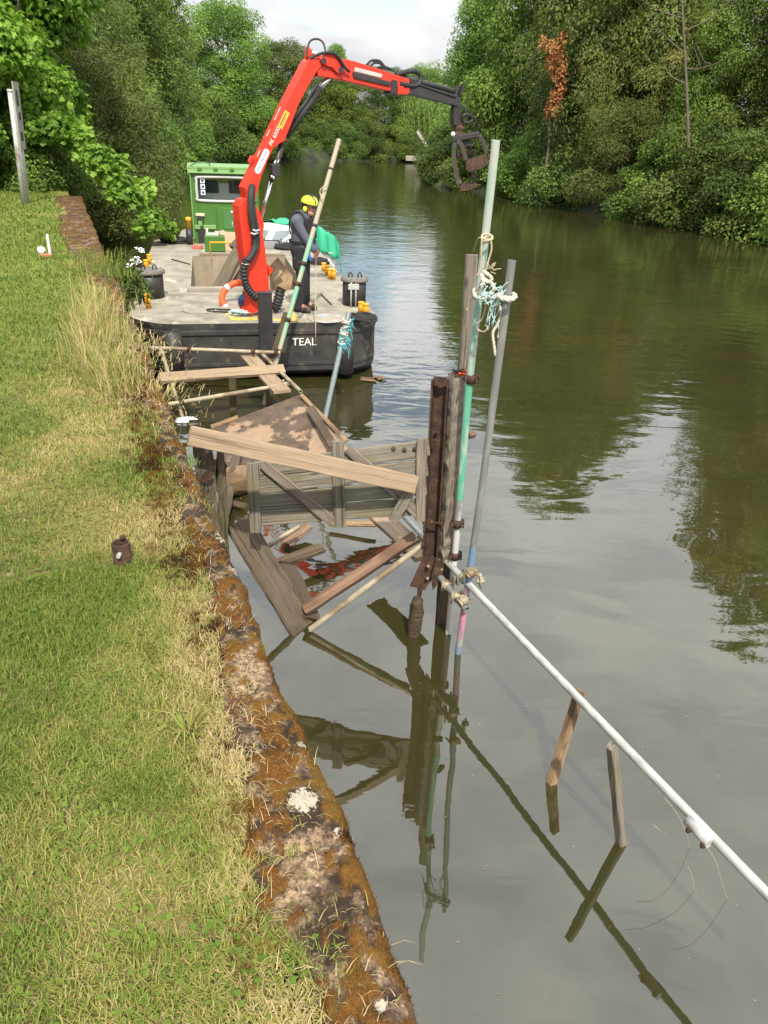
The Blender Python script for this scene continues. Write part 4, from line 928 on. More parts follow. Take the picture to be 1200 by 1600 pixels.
# ---- pile: rusty channel, timbers, tubes, bracket
def pile():
    BY = 5.15; O = on(690, 970)
    T = thing('steel_pile', 'rusted brown steel channel pile standing beside the gate', 'pile', at(683, 870, BY)); a, b = at(689, 591, BY), at(673, 874, BY)
    ax = (a-b); L = ax.length; M = frame((a+b)/2, ax, (-.25, -1, 0)); mb = MB()
    mb.box(M @ Matrix.Translation((0, 0, -.035)), (L, .11, .012), .003); mb.box(M @ Matrix.Translation((0, .055, 0)), (L-.02, .012, .085), .003); mb.box(M @ Matrix.Translation((.01, -.055, 0)), (L, .012, .085), .003)
    put('channel', mb, M_['rust'], T, M)
    mb = MB(); mb.slab([at(679, 600, BY-.05), at(682, 588, BY-.05), at(697, 592, BY-.05), at(699, 602, BY-.05), at(688, 606, BY-.05)], (0, -1, .3), .02); put('torn_edge', mb, M_['rust'], T)
    for px, py in ((687, 663), (681, 688), (674, 815)): mb = MB(); mb.lathe([(.014, 0), (.014, .012), (.006, .02)], frame(at(px, py, BY-.06), (1, 0, 0), (0, -1, 0)), 8); put('bolt', mb, M_['rust'], T)
    mb = MB(); mb.tube([at(674, 818, BY-.06), at(692, 816, BY-.1)], .007, 6); put('bolt', mb, M_['rust'], T)
    A, B = at(716, 584, BY-.03), at(697, 872, BY-.03)
    beam('timber_pile', A, B, .115, .1, (.45, -1, 0), 'grey', None, 'cracked grey timber pile bolted beside the rusty steel channel', 'pile', seg=30, jit=.006, ragged=.02)
    beam('timber_pile', at(697, 872, BY+.03), on(690, 968)-V((0, 0, .4)), .085, .08, (.1, -1, 0), 'stub', None, 'dark wet foot of the timber pile rising from the water', 'pile', seg=10, jit=.004)
    beam('tall_plank', at(737, 398, BY+.11), at(716, 690, BY+.11), .078, .04, (-.1, -1, 0), 'grey', None, 'tall flat grey plank standing behind the green pole', 'plank', seg=12)
    beam('wood_block', at(730, 682, BY+.02), at(741, 679, BY+.09), .03, .04, (0, -.5, 1), 'red', None, 'small timber block sticking out behind the green pole', 'block', seg=2)
    # nest of rusty wire and orange weed on the timber top
    mb = MB(); c = at(719, 588, BY-.03); r = random.Random(3)
    for k in range(26):
        p = c+V((r.uniform(-.05, .045), r.uniform(-.05, .05), r.uniform(-.02, .025))); mb.tube(catmull([p, p+V((r.uniform(-.03, .03), r.uniform(-.03, .03), r.uniform(0, .03))), p+V((r.uniform(-.05, .05), r.uniform(-.04, .04), r.uniform(-.02, .03)))], 3), .004, 5)
    tag(put('wire_tangle', mb, M_['rust'], None, c), 'tangle of rusty wire on top of the timber pile', 'wire')
    mb = MB()
    for k in range(14):
        p = c+V((r.uniform(0, .05), r.uniform(-.05, .03), r.uniform(.0, .03))); mb.tube([p, p+V((r.uniform(-.03, .03), r.uniform(-.03, .03), r.uniform(0, .02)))], .006, 5)
    tag(put('twine_scrap', mb, M_['orange'], None, c), 'scrap of orange twine on top of the timber pile', 'twine')
    # bracket plates and stump
    g1 = at(662, 910, BY-.02); T = thing('rusty_bracket', 'torn rusty bracket plates hanging at the foot of the steel pile', 'bracket', g1)
    mb = MB(); mb.slab([at(p, q, BY-.03) for p, q in ((660, 872), (676, 868), (684, 880), (672, 910), (664, 922), (640, 916))], (-.3, -1, .2), .014); put('plate', mb, M_['rust'], T)
    mb = MB(); mb.slab([at(p, q, BY-.08) for p, q in ((683, 870), (694, 885), (690, 905), (677, 922), (674, 902))], (.4, -1, .1), .012); mb.slab([at(p, q, BY-.05) for p, q in ((652, 920), (662, 915), (655, 945), (650, 946))], (-.2, -1, 0), .012); put('torn_strip', mb, M_['rust'], T)
    for px, py in ((669, 884), (668, 903), (690, 888), (702, 868)): mb = MB(); mb.lathe([(.014, 0), (.014, .014), (.006, .024)], frame(at(px, py, BY-.06), (1, 0, 0), (0, -1, 0)), 8); put('bolt', mb, M_['tube'], T)
    b0 = on(646, 992); mb = MB(); r = random.Random(8); pts = [b0+V((0, 0, -.4)), b0, at(650, 962, b0.y), at(652, 942, b0.y), at(654, 933, b0.y)]; mb.tube(catmull(pts, 4), [.05, .05, .052, .05, .05, .05, .052, .055, .056, .055, .053, .05, .048, .045, .04, .03, .015][:17], 11)
    for v in mb.v: v += V((r.gauss(0, .005), r.gauss(0, .005), r.gauss(0, .006)))
    tag(put('rotten_stump', mb, M_['stub'], None, b0), 'rotten pointed wooden stump hanging at the waterline under the rusty bracket', 'stump')
    # silver and green standing tube
    F = on(701, 990, 0); H = V((.56, 4.78, 3.56)); H = at(775, 219, 4.8)
    m = banded('flaking green tube paint', [(0, (.30, .24, .15)), (.35, (.5, .5, .47)), (1.42, (.22, .22, .2)), (1.66, (.09, .36, .23)), (2.55, (.2, .36, .28)), (3.1, (.28, .4, .33))], (.4, .41, .38))
    mid = at(733, 600, 4.95)
    TG = thing('green_pole', 'tall scaffold pole with flaking turquoise green paint above and silver below', 'pole', F)
    pole('tube', [F-(H-F)*.12, F.lerp(mid, .5), mid, mid.lerp(H, .5), H], .0245, m, TG)
    for px, py, y in ((714, 818, 5.0), (736, 592, 4.94), (711, 868, 5.03), (706, 905, 5.06)): coupler(TG, at(px, py, y), H-F, .0245)
    # grey tube with blue and pink bands
    F2 = on(715, 1020, 0); H2 = at(800, 407, 4.66)
    m2 = banded('grey tube with blue and pink paint', [(0, (.36, .29, .18)), (.18, (.14, .22, .32)), (.42, (.36, .35, .33)), (.5, (.47, .2, .31)), (1.0, (.12, .21, .33)), (1.32, (.16, .16, .155))], (.21, .21, .2))
    TP = thing('grey_pole', 'grey scaffold pole with blue and pink paint bands low down, nearest the open water', 'pole', F2)
    pole('tube', [F2-(H2-F2)*.12, F2.lerp(H2, .5)+V((.01, 0, 0)), H2], .0245, m2, TP); coupler(TP, at(735, 895, 4.72), H2-F2, .0245, 'tube'); coupler(TP, at(724, 938, 4.76), H2-F2, .0245, 'tube')
    T = thing('short_tube', 'short rusty open ended tube clamped between the pile and the grey pole', 'tube', at(690, 905, 5.0)); a, b = at(688, 902, 5.08), at(729, 953, 4.72); pole('tube', [a, b], .026, 'steelgrey', T)
    coupler(T, a.lerp(b, .25), b-a, .026, 'tube'); coupler(T, a.lerp(b, .62), b-a, .026, 'tube')
    # long handrail tube to the right
    T = thing('handrail_tube', 'long pale galvanised tube running from the pile to the lower right corner', 'tube', at(695, 876, 5.0)); a, b = on(694, 873, .66), on(1290, 1492, .60)
    d = b-a; pole('tube', [a, b], .0245, 'galv', T); c = on(1092, 1299, .605); d.normalize()
    mb = MB(); mb.tube([c-d*.075, c+d*.075], .0285, 14); put('sleeve', mb, M_['galv'], T)
    for k in (-.045, .05):
        mb = MB(); p = c+d*k; q = V((-.6, -.6, -.35)).normalized(); mb.tube([p+q*.02, p+q*.05], .009, 7); mb.tube([p+q*.03, p+q*.042], .014, 6); put('bolt', mb, M_['rust'], T)
    coupler(T, on(722, 904, .655), d, .0245, 'tube'); coupler(T, on(748, 912, .655)+V((.01, 0, .02)), V((1, .1, .1)), .01, 'tube')
    # stakes
    for (f, t, w, lb) in [((862, 1222), (906, 1079), .052, 'orange brown wooden stake leaning right under the handrail tube'), ((970, 1318), (956, 1166), .047, 'square split topped wooden stake standing upright beside the handrail tube')]:
        A = on(*f); yy = A.y+(.16 if f[0] == 862 else -.06); B = at(*t, yy); D = B-A
        o = beam('stake', A-D*.5, B, w, w, (.6, -1, .1), 'tan' if f[0] == 862 else 'gate', None, lb, 'stake', seg=8, ragged=.008)
pile()
def ropes():
    r = random.Random(12); c = at(762, 462, 4.76)
    T = thing('rope_lashing', 'knotted white and pale blue rope lashing the green and grey poles together', 'rope', c)
    def q(px, py, y=4.76): return at(px, py, y)
    mb = MB()
    rope(mb, [q(741, 452, 4.86), q(744, 464, 4.74), q(760, 466, 4.70), q(778, 464, 4.66), q(803, 466, 4.62), q(804, 460, 4.66), q(790, 458, 4.72), q(770, 462, 4.72), q(748, 456, 4.78), q(742, 466, 4.84)], .0125)
    rope(mb, [q(803, 462, 4.60), q(800, 469, 4.58), q(783, 466, 4.6), q(778, 458, 4.62)], .0125)
    rope(mb, [q(752, 428, 4.74), q(757, 436, 4.72), q(768, 442, 4.70), q(772, 452, 4.68), q(764, 460, 4.68)], .012); rope(mb, [q(756, 424, 4.74), q(764, 430, 4.70), q(769, 437, 4.7), q(758, 441, 4.7), q(752, 433, 4.74)], .011)
    rope(mb, [q(779, 470, 4.68), q(783, 490, 4.68), q(777, 507, 4.69), q(770, 520, 4.69), q(772, 540, 4.69), q(774, 556, 4.69)], .009)
    rope(mb, [q(776, 504, 4.69), q(780, 515, 4.69), q(778, 528, 4.68)], .006)
    put('rope', mb, M_['rope_white'], T)
    mb = MB()
    for k in range(46):
        p = q(r.uniform(757, 786), r.uniform(448, 474), r.uniform(4.63, 4.7)); e = p+V((r.uniform(-.07, .05), r.uniform(-.03, .03), r.uniform(-.06, .05))); mb.tube(catmull([p, p.lerp(e, .5)+V((r.uniform(-.02, .02), 0, r.uniform(-.02, .02))), e], 3), .0032, 5)
    for k in range(9):
        p = q(772+r.uniform(-6, 8), 472, 4.68); mb.tube(catmull([p, p+V((r.uniform(-.03, .02), 0, -.05)), p+V((r.uniform(-.05, .03), 0, -.09-r.random()*.1))], 3), .0025, 5)
    put('frayed_strand', mb, M_['rope_blue'], T)
    T = thing('twine_tie', 'beige twine wound round the green pole above the lashing', 'twine', q(762, 372, 4.79)); mb = MB()
    for k in range(3):
        c0 = q(761, 370+k*3, 4.80); ring = [c0+V((.031*math.cos(a), .031*math.sin(a), .012*math.sin(a+k))) for a in np.linspace(0, 6.283, 13)[:-1]]; mb.tube(catmull(ring, 3, True), .0065, 6, closed=True)
    rope(mb, [q(753, 372, 4.77), q(752, 395, 4.77), q(751, 410, 4.78), q(749, 425, 4.78), q(746, 430, 4.78)], .005); rope(mb, [q(767, 376, 4.77), q(768, 390, 4.77), q(763, 408, 4.77), q(759, 425, 4.75)], .005)
    rope(mb, [q(751, 446, 4.75), q(741, 458, 4.8), q(734, 474, 4.84), q(729, 485, 4.85)], .006); rope(mb, [q(760, 473, 4.7), q(757, 488, 4.75), q(752, 500, 4.77), q(745, 508, 4.78), q(748, 516, 4.77), q(757, 518, 4.74), q(762, 512, 4.74), q(758, 507, 4.76)], .005)
    for k in range(10):
        p = q(768+r.uniform(-6, 6), 421+r.uniform(-4, 4), 4.74); mb.tube([p, p+V((r.uniform(-.03, .04), 0, r.uniform(-.02, .04)))], .0028, 4)
    rope(mb, [q(752, 371, 4.78), q(746, 374, 4.8), q(740, 393, 4.95)], .003); put('twine', mb, M_['twine'], T)
ropes()
# pole leaning across the barge bow, and the blue roped one
def far_poles():
    F = on(424, 600, 0); F.y -= 0; Yb = 10.75
    F = at(430, 570, 10.75); H = at(530, 218, 12.05)
    m = banded('green grey leaning tube', [(0, (.3, .26, .2)), (1.02, (.13, .36, .23)), (2.6, (.3, .27, .2))], (.33, .28, .2))
    LBL = 'long leaning pole, green in the middle, crossing in front of the man on the barge'
    T = thing('leaning_pole', LBL, 'pole', F); d = H-F; pole('tube', [F-d*.22, F, F.lerp(H, .5), H], .034, m, T)
    for u in (.06, .2, .36, .45): coupler(T, F.lerp(H, u), d, .034, 'rust')
    mb = MB(); c = F.lerp(H, .62); mb.tube([c-d*.006, c+d*.006], .042, 12); mb.tube([c+d*.25-d*.004, c+d*.25+d*.004], .04, 12); put('black_collar', mb, M_['rubber'], T)
    beam('side_batten', at(424, 560, 10.78), at(446, 488, 11.05), .06, .05, (.2, -1, 0), 'stub', T)
    mb = MB(); p = [at(504, 312, 11.62), at(500, 302, 11.64), at(501, 296, 11.64), at(507, 291, 11.66), at(512, 292, 11.7)]; rope(mb, p, .008); tag(put('cord_loop', mb, M_['twine'], None, p[0]), 'small cord loop hooked on the leaning pole near its top', 'cord')
    F = on(508, 652, 0); H = at(545, 488, F.y+.5)
    T = thing('roped_pole', 'blue grey pole with a frayed blue rope at its top, by the barge corner', 'pole', F); pole('tube', [F-(H-F)*.15, H], .036, 'bluegrey', T)
    L = thing('blue_rope', 'frayed turquoise and white rope wound round the top of the blue grey pole', 'rope', at(541, 510, F.y+.4)); mb = MB(); r = random.Random(5); d = (H-F)
    for k in range(7):
        c0 = F.lerp(H, .72+.035*k); ring = [c0+V((.05*math.cos(a), .05*math.sin(a), .02*math.sin(a+k*2))) for a in np.linspace(0, 6.283, 11)[:-1]]; rope(mb, ring, .013, closed=True)
    put('rope', mb, M_['rope_white'], L); mb = MB()
    for k in range(46):
        p = F.lerp(H, r.uniform(.68, .95))+V((r.uniform(-.05, .07), -.05, 0)); e = p+V((r.uniform(-.04, .08), r.uniform(-.03, .03), r.uniform(-.22, .03))); mb.tube(catmull([p, p.lerp(e, .5)+V((r.uniform(-.03, .03), 0, 0)), e], 3), .006, 5)
    put('frayed_strand', mb, paint('turquoise fibre', (.07, .36, .42), rough=.9), L)
far_poles()

# ================================================================== WORKBOAT
DZ = .9
B0 = on(240, 507, DZ); BU = on(560, 503, DZ)-B0; BU.z = 0; BU.normalize(); BV = V((-BU.y, BU.x, 0))
def bp(u, v, z=DZ): return V((B0.x+BU.x*u+BV.x*v, B0.y+BU.y*u+BV.y*v, z))
BM = Matrix((BU, BV, V((0, 0, 1)))).transposed().to_4x4(); BM.translation = bp(1.5, 0, 0)
def BL(u, v, z=DZ):
    m = BM.copy(); m.translation = bp(u, v, z); return m
BARGE = thing('work_barge', 'flat black work barge with a sandy deck and open hold, moored by the quay', 'barge', BM)
def arc(cu, cv, r, a0, a1, n=8, ry=None): return [(cu+r*math.cos(rad(a0+(a1-a0)*i/n)), cv+(ry or r)*math.sin(rad(a0+(a1-a0)*i/n))) for i in range(n+1)]
OUT = arc(.35, 1.0, .80, 180, 270, 8, 1.0) + arc(2.75, .75, .70, 270, 360, 8, .75) + [(3.45, 9.4), (3.2, 9.75)] + [(.05, 9.75), (-.45, 9.1)]
HX0, HX1, HV0, HV1 = .5, 2.55, 2.62, 6.55
def barge():
    g = G('sandy worn deck paint'); v = g.vec(rnd=False)
    col = g.ramp(g.noise(2.2, 7, v, .62), [(.3, (.16, .145, .115)), (.5, (.27, .25, .205)), (.7, (.35, .325, .275))])
    col = g.mix(g.rng(g.noise(2.2, 7, g.vec((1, 3.5, 1), False), .7), .58, .7, 0, .7), col, (.16, .115, .075))
    col = g.mix(g.rng(g.noise(5, 6, v, .7), .63, .69, 0, .8), col, (.1, .065, .045))
    col = g.mix(g.rng(g.noise(1.3, 4, g.vec((3.5, 1, 1), False)), .6, .68, 0, .5), col, (.56, .55, .5))
    g.bump(g.noise(70, 4, v), .003); deck = g.fin(col, .85, spec=.25)
    # hull shell
    n = len(OUT); lev = []
    def ring(z, aft=0, inset=0): return [bp(1.5+(u-1.5)*(1-inset), v+(aft if v < 1.2 else 0)*(1-v/1.3 if v < 1.2 else 0), z) for u, v in OUT]
    rings = [ring(DZ-.004), ring(DZ-.05, 0, -.004), ring(.80), ring(.785, -.03, -.006), ring(.735, -.03, -.006), ring(.715), ring(.3), ring(.29, -.02, -.004), ring(.25, -.02, -.004), ring(.24), ring(.16, .0), ring(.13, .05), ring(-.45, 1.4)]
    vs = [p for r_ in rings for p in r_]; fs = [[i*n+k, (i+1)*n+k, (i+1)*n+(k+1) % n, i*n+(k+1) % n] for i in range(len(rings)-1) for k in range(n)]
    mb = MB(); mb.add(vs, fs, False); mb.add(rings[-1], [list(range(n))]); put('hull', mb, M_['hull'], BARGE)
    # deck with the hold opening: two half rings
    um = 1.5; top = []
    Lh = [(um, 0)] + [p for p in reversed(OUT[:9])][0:0]
    left = [p for p in OUT if p[0] <= um]; right = [p for p in OUT if p[0] > um]
    i0 = [i for i, p in enumerate(OUT) if p[0] > um]; right = [OUT[i] for i in i0]
    left = OUT[max(i0)+1:] + OUT[:min(i0)]
    pr_ = [(um, 0.0)] + right + [(um, 9.75), (um, HV1), (HX1, HV1), (HX1, HV0), (um, HV0)]
    pl_ = [(um, 9.75)] + left + [(um, 0.0), (um, HV0), (HX0, HV0), (HX0, HV1), (um, HV1)]
    mb = MB()
    for P in (pr_, pl_): mb.add([bp(u, v, DZ) for u, v in P], [list(range(len(P)))])
    put('deck', mb, deck, BARGE)
    mb = MB(); z0 = -.2                                      # hold walls and floor
    c = [(HX0, HV0), (HX1, HV0), (HX1, HV1), (HX0, HV1)]
    for (a, b) in zip(c, c[1:]+c[:1]): mb.add([bp(*a, DZ-.003), bp(*b, DZ-.003), bp(*b, z0), bp(*a, z0)], [[0, 1, 2, 3]])
    mb.add([bp(*p, z0) for p in c], [[0, 1, 2, 3]]); put('hold', mb, paint('muddy hold', (.3, .25, .18), rough=.9, dirt=.7, dirtc=(.15, .115, .08)), BARGE)
    mb = MB(); mb.box(BL(.95, 2.5, DZ+.035) @ Matrix(), (1.0, .16, .07), .006); put('coaming', mb, deck, BARGE)
    # half round fenders on the bow
    for u, r_ in ((.25, .15), (2.85, .14)):
        mb = MB(); mb.tube([bp(u, .03, .2 if u < 1 else .1), bp(u, .03, .80)], r_, 18); put('bow_fender', mb, M_['hull'], BARGE)
    # push post: an H section at the bow
    q = onplane(415, 500, bp(0, -.12), -BV); uu = (q-B0).dot(BU); mb = MB()
    for dv in (-.06, .06): mb.bx(bp(uu, -.11+dv, .76), (.2, .018, 1.22), .003, rz=math.atan2(BU.y, BU.x))
    mb.bx(bp(uu, -.11, .76), (.016, .104, 1.2), .002, rz=math.atan2(BU.y, BU.x)); mb.bx(bp(uu, -.11, 1.375), (.22, .16, .012), .002, rz=math.atan2(BU.y, BU.x)); put('push_post', mb, M_['black_paint'], BARGE)
    # name on the bow
    c = onplane(475.5, 534.5, bp(0, -.008), -BV); M = Matrix((BU, V((0, 0, 1)), -BV)).transposed().to_4x4(); M.translation = c
    put('name_lettering', text_mb('TEAL', .168, M, .002), M_['whitetxt'], BARGE)
    # spud cans: black drums with flanged lids
    for px0, px1, py in ((213, 257, 466), (537, 573, 478)):
        a, b = on(px0, py, DZ), on(px1, py, DZ); c = (a+b)/2+BV*.12; r_ = (b-a).length/2; h = .42
        mb = MB(); mb.lathe([(r_, 0), (r_, h)], Matrix.Translation(c), 28); d = put('drum', mb, M_['black_paint'], BARGE)
        mb = MB(); mb.lathe([(r_*1.15, h-.03), (r_*1.18, h-.02), (r_*1.18, h+.012), (r_*1.1, h+.025), (.02, h+.03)], Matrix.Translation(c), 28); 
        for k in range(14):
            a_ = k*6.283/14; mb.lathe([(.012, h+.02), (.012, h+.036)], Matrix.Translation(c+V((r_*1.1*math.cos(a_), r_*1.1*math.sin(a_), 0))), 6)
        put('lid', mb, paint('scuffed drum lid', (.15, .14, .13), rough=.6, dirt=.5), d)
        mb = MB()
        for k in (-.35, .45):
            s_ = c+BU*r_*k+V((0, 0, h+.03)); mb.tube(catmull([s_-BU*.03, s_-BU*.025+V((0, 0, .05)), s_+V((0, 0, .075)), s_+BU*.025+V((0, 0, .05)), s_+BU*.03], 4), .012, 6)
        put('shackle', mb, M_['black_paint'], d)
        if px0 > 400:
            mb = MB(); f = c-BV*(r_+.015)-BU*.05; mb.box(frame(f+V((0, 0, .33)), BU, -BV), (.18, .09, .04), .006)
            for k in (-.04, .04): mb.tube([f+BU*k+V((0, 0, .0)), f+BU*k+V((0, 0, .40))], .012, 7)
            put('latch_bracket', mb, M_['galv'], d)
    # yellow bollards
    def bollard(c, h, r_):
        mb = MB(); mb.lathe([(r_*.75, 0), (r_*.75, h*.25), (r_, h*.27), (r_, h*.78), (r_*.93, h*.8), (r_*.93, h*.86), (r_*1.1, h*.87), (r_*1.1, h*.97), (r_*.95, h), (.004, h)], Matrix.Translation(c), 14)
        return put('bollard', mb, M_['yellow'], BARGE)
    for px, py, h in ((232, 482, .23), (229, 422, .2), (234, 413, .2), (253, 377, .24), (564, 491, .2), (571, 496, .22), (511, 430, .19), (506, 424, .17), (516, 436, .2), (521, 437, .2)):
        bollard(on(px, py, DZ), h, .048)
    # manhole rings, paint panel, yellow marking
    for px, py, r_, nm in ((312, 485, .27, 'manhole'), (510, 498, .3, 'manhole')):
        c = on(px, py, DZ); mb = MB()
        mb.lathe([(r_, 0), (r_, .012), (r_-.02, .014), (r_-.04, .006), (r_-.07, .004), (r_-.08, .008), (.004, .008)], Matrix.Translation(c), 30); put(nm, mb, deck if px < 400 else paint('pale blue worn plate', (.36, .39, .43), wear=(.3, .27, .21), wsc=4, wth=.45, rough=.7), BARGE)
    mb = MB()
    for pts in (((352, 488), (362, 500), (386, 500), (386, 496), (366, 496), (358, 486)), ((386, 499), (440, 502), (440, 498), (386, 495)), ((448, 484), (456, 483), (470, 500), (446, 505), (440, 500), (456, 498))):
        mb.slab([on(x, y, DZ+.006) for x, y in pts], (0, 0, 1), .004)
    put('yellow_marking', mb, paint('worn yellow line', (.62, .42, .06), wear=(.4, .36, .27), wsc=7, wth=.52, rough=.8), BARGE)
    # hatch at the back of the hold
    mb = MB(); mb.box(BL(1.6, 6.62, DZ+.02), (1.9, .1, .05), .006); mb.box(BL(.9, 6.9, DZ+.002), (.012, 1.2, .008), .002); put('hatch_edge', mb, paint('rusty hatch edge', (.2, .15, .1), rough=.85), BARGE)
barge()
# ---- green wheelhouse
def wheelhouse():
    a = on(303, 380, DZ); C0 = a; W_, D_, H_ = 1.62, 1.25, 1.72
    T = thing('wheelhouse', 'green steel wheelhouse with a wide window, at the stern of the work barge', 'wheelhouse', C0)
    def cb(u, v, z): return C0+BU*u+BV*v+V((0, 0, z))
    def panel(name, u0, u1, z0, z1, v, t, mat, par=T, ch=.01):
        mb = MB(); mb.box(frame(cb((u0+u1)/2, v, (z0+z1)/2), BU, V((0, 0, 1))), (u1-u0, t, z1-z0), ch); return put(name, mb, M_[mat], par)
    # walls: box with window openings front and back so one sees through
    wz0, wz1, wu0, wu1 = .98, 1.50, .16, W_-.12
    mb = MB(); m = lambda u0, u1, v0, v1, z0, z1: mb.box(frame(cb((u0+u1)/2, (v0+v1)/2, (z0+z1)/2), BU, V((0, 0, 1))), (u1-u0, v1-v0, z1-z0), .008)
    for v0, v1 in ((0, .06), (D_-.06, D_)):
        m(0, wu0, v0, v1, 0, H_); m(wu1, W_, v0, v1, 0, H_); m(wu0, wu1, v0, v1, 0, wz0); m(wu0, wu1, v0, v1, wz1, H_)
    for u0 in (0, W_-.06): m(u0, u0+.06, .062, D_-.062, 0, wz0 if u0 else H_); 
    m(W_-.06, W_, .062, D_-.062, wz1, H_)
    put('wall', mb, M_['green_cab'], T)
    mb = MB(); mb.slab([cb(-.04, -.08, H_+.01), cb(W_+.04, -.08, H_+.01), cb(W_+.04, D_+.05, H_+.03), cb(-.04, D_+.05, H_+.03)], (0, 0, 1), .05)
    roof = put('roof', mb, M_['green_pale'], T)
    mb = MB(); mb.slab([cb(-.03, -.09, H_-.13), cb(W_+.03, -.09, H_-.13), cb(W_+.03, -.07, H_-.02), cb(-.03, -.07, H_-.02)], -BV, .03)
    put('fascia', mb, M_['green_pale'], roof)
    mb = MB()
    for u in (.25, .62, 1.0, 1.4): mb.bx(cb(u, -.1, H_-.04), (.1, .03, .05), .004, rz=math.atan2(BU.y, BU.x))
    mb.tube(catmull([cb(.05, -.02, H_+.02), cb(.2, -.03, H_+.09), cb(.45, -.02, H_+.09), cb(.5, -.02, H_+.02)], 4), .015, 6)
    put('roof_fitting', mb, M_['green_cab'], roof)
    wf = MB(); fr = [(wu0-.02, wz0-.02), (wu1+.02, wz0-.02), (wu1+.02, wz1+.02), (wu0-.02, wz1+.02)]
    pts = catmull([cb(u, -.012, z) for u, z in ((wu0+.08, wz0), (wu1-.08, wz0), (wu1, wz0+.08), (wu1, wz1-.08), (wu1-.08, wz1), (wu0+.08, wz1), (wu0, wz1-.08), (wu0, wz0+.08))], 4, True)
    wf.tube(pts, .032, 8, closed=True); win = put('window', wf, M_['lightgrey'], T)
    g = G('cabin window glass'); g.b.inputs['Base Color'].default_value = (.9, .95, .93, 1); g.b.inputs['Roughness'].default_value = .02; g.b.inputs['Transmission Weight'].default_value = 1.0; g.b.inputs['IOR'].default_value = 1.05
    mb = MB(); mb.box(frame(cb((wu0+wu1)/2, .02, (wz0+wz1)/2), BU, V((0, 0, 1))), (wu1-wu0-.01, .006, wz1-wz0-.01), .001); put('pane', mb, g.m, win)
    mb = MB(); mb.bx(cb(W_/2, .42, 1.16), (W_-.14, .015, .38), .002, rz=math.atan2(BU.y, BU.x)); put('sun_catch_panel', mb, M_['lightgrey'], T)  # inner panel set well forward of the rear wall to catch window sun
    mb = MB()
    for u in (.5, 1.1): mb.bx(cb(u, .4, 1.27), (.36, .012, .3), .004, rz=math.atan2(BU.y, BU.x))
    put('rear_window', mb, M_['glass'], T)
    mb = MB()
    for u in (.62, .98): mb.tube([cb(u, -.03, wz1), cb(u+.04, -.045, wz1-.12), cb(u+.0, -.04, wz1-.34)], .008, 5)
    put('wiper', mb, M_['rubber'], win)
    st = MB(); sy = MB(); Ms = Matrix((BU, V((0, 0, 1)), -BV)).transposed().to_4x4()
    for z in (1.42, 1.29, 1.16):
        st.bx(cb(wu0+.14, .004, z), (.1, .004, .105), .001, rz=math.atan2(BU.y, BU.x)); k = Ms.copy(); k.translation = cb(wu0+.14, .0005, z); sy.lathe([(.034, 0), (.034, .002), (.02, .002), (.02, .0021), (.004, .0021)], k, 12)
    s_ = put('notice_sticker', st, M_['paper'], win); put('symbol', sy, M_['bluetxt'], s_)
    mb = MB(); mb.ell(cb(1.32, .3, 1.12), .1, .1, .18); mb.ell(cb(1.32, .3, 1.33), .07, .07, .08); tag(put('hi_vis_jacket', mb, M_['hiviz'], None, cb(1.32, .3, .95)), 'hi vis yellow jacket hanging inside the wheelhouse window', 'jacket')
    # lower hatch and belt
    mb = MB(); mb.box(frame(cb(1.1, -.03, .52), BU, V((0, 0, 1))), (1.0, .05, .62), .012); dr = put('hatch_door', mb, M_['green_cab'], T)
    mb = MB(); mb.box(frame(cb(1.12, -.062, .55), BU, V((0, 0, 1))), (.76, .016, .4), .006); put('inset_panel', mb, paint('dull green panel', (.05, .16, .045), rough=.5), dr)
    mb = MB()
    for u in (.95, 1.28): mb.tube([cb(u, -.08, .38), cb(u, -.085, .52)], .01, 6); mb.bx(cb(u, -.075, .74), (.05, .03, .06), .004, rz=math.atan2(BU.y, BU.x))
    put('handle', mb, M_['lightgrey'], dr)
    mb = MB(); mb.box(frame(cb(.3, -.03, .38), BU, V((0, 0, 1))), (.52, .05, .1), .008); mb.box(frame(cb(.02, -.02, .9), BU, V((0, 0, 1))), (.03, .05, 1.6), .008); put('edge_trim', mb, M_['green_pale'], T)
    # things on the deck around it
    P = on(337, 393, DZ); T2 = thing('equipment_box', 'small green steel box with grey fittings on top, in front of the wheelhouse', 'box', P)
    mb = MB(); mb.bx(P+V((-.02, .05, .17)), (.46, .3, .34), .012, rz=math.atan2(BU.y, BU.x)); put('casing', mb, M_['green_cab'], T2)
    mb = MB(); mb.bx(P+V((-.05, .05, .37)), (.3, .2, .06), .01); mb.tube([P+V((-.18, .03, .34)), P+V((-.18, .03, .5))], .03, 8); mb.tube([P+V((.1, .03, .36)), P+V((.12, .03, .44)), P+V((.22, .03, .46))], .014, 6); put('fitting', mb, M_['lightgrey'], T2)
    P = on(316, 380, DZ); T2 = thing('control_stand', 'black and green control stand with a pale cap beside the equipment box', 'control stand', P); mb = MB(); mb.bx(P+V((0, 0, .3)), (.14, .14, .6), .01); mb.tube([P+V((-.12, 0, .55)), P+V((-.3, .0, .62))], .02, 6); put('pedestal', mb, M_['black_paint'], T2)
    mb = MB(); mb.bx(P+V((0, -.03, .46)), (.1, .1, .12), .01); put('dial', mb, M_['green_pale'], T2); mb = MB(); mb.bx(P+V((0, 0, .66)), (.22, .12, .07), .01); put('cap', mb, paint('cream cap', (.5, .46, .34), rough=.6), T2)
    P = on(297, 382, DZ); T2 = thing('mooring_post', 'black mooring post with an orange yellow top beside the wheelhouse corner', 'post', P); mb = MB(); mb.lathe([(.08, 0), (.08, .36)], Matrix.Translation(P), 14); put('post', mb, M_['black_paint'], T2); mb = MB(); mb.lathe([(.055, .36), (.055, .54), (.075, .55), (.07, .62), (.01, .63)], Matrix.Translation(P), 12); put('top', mb, M_['yellow'], T2)
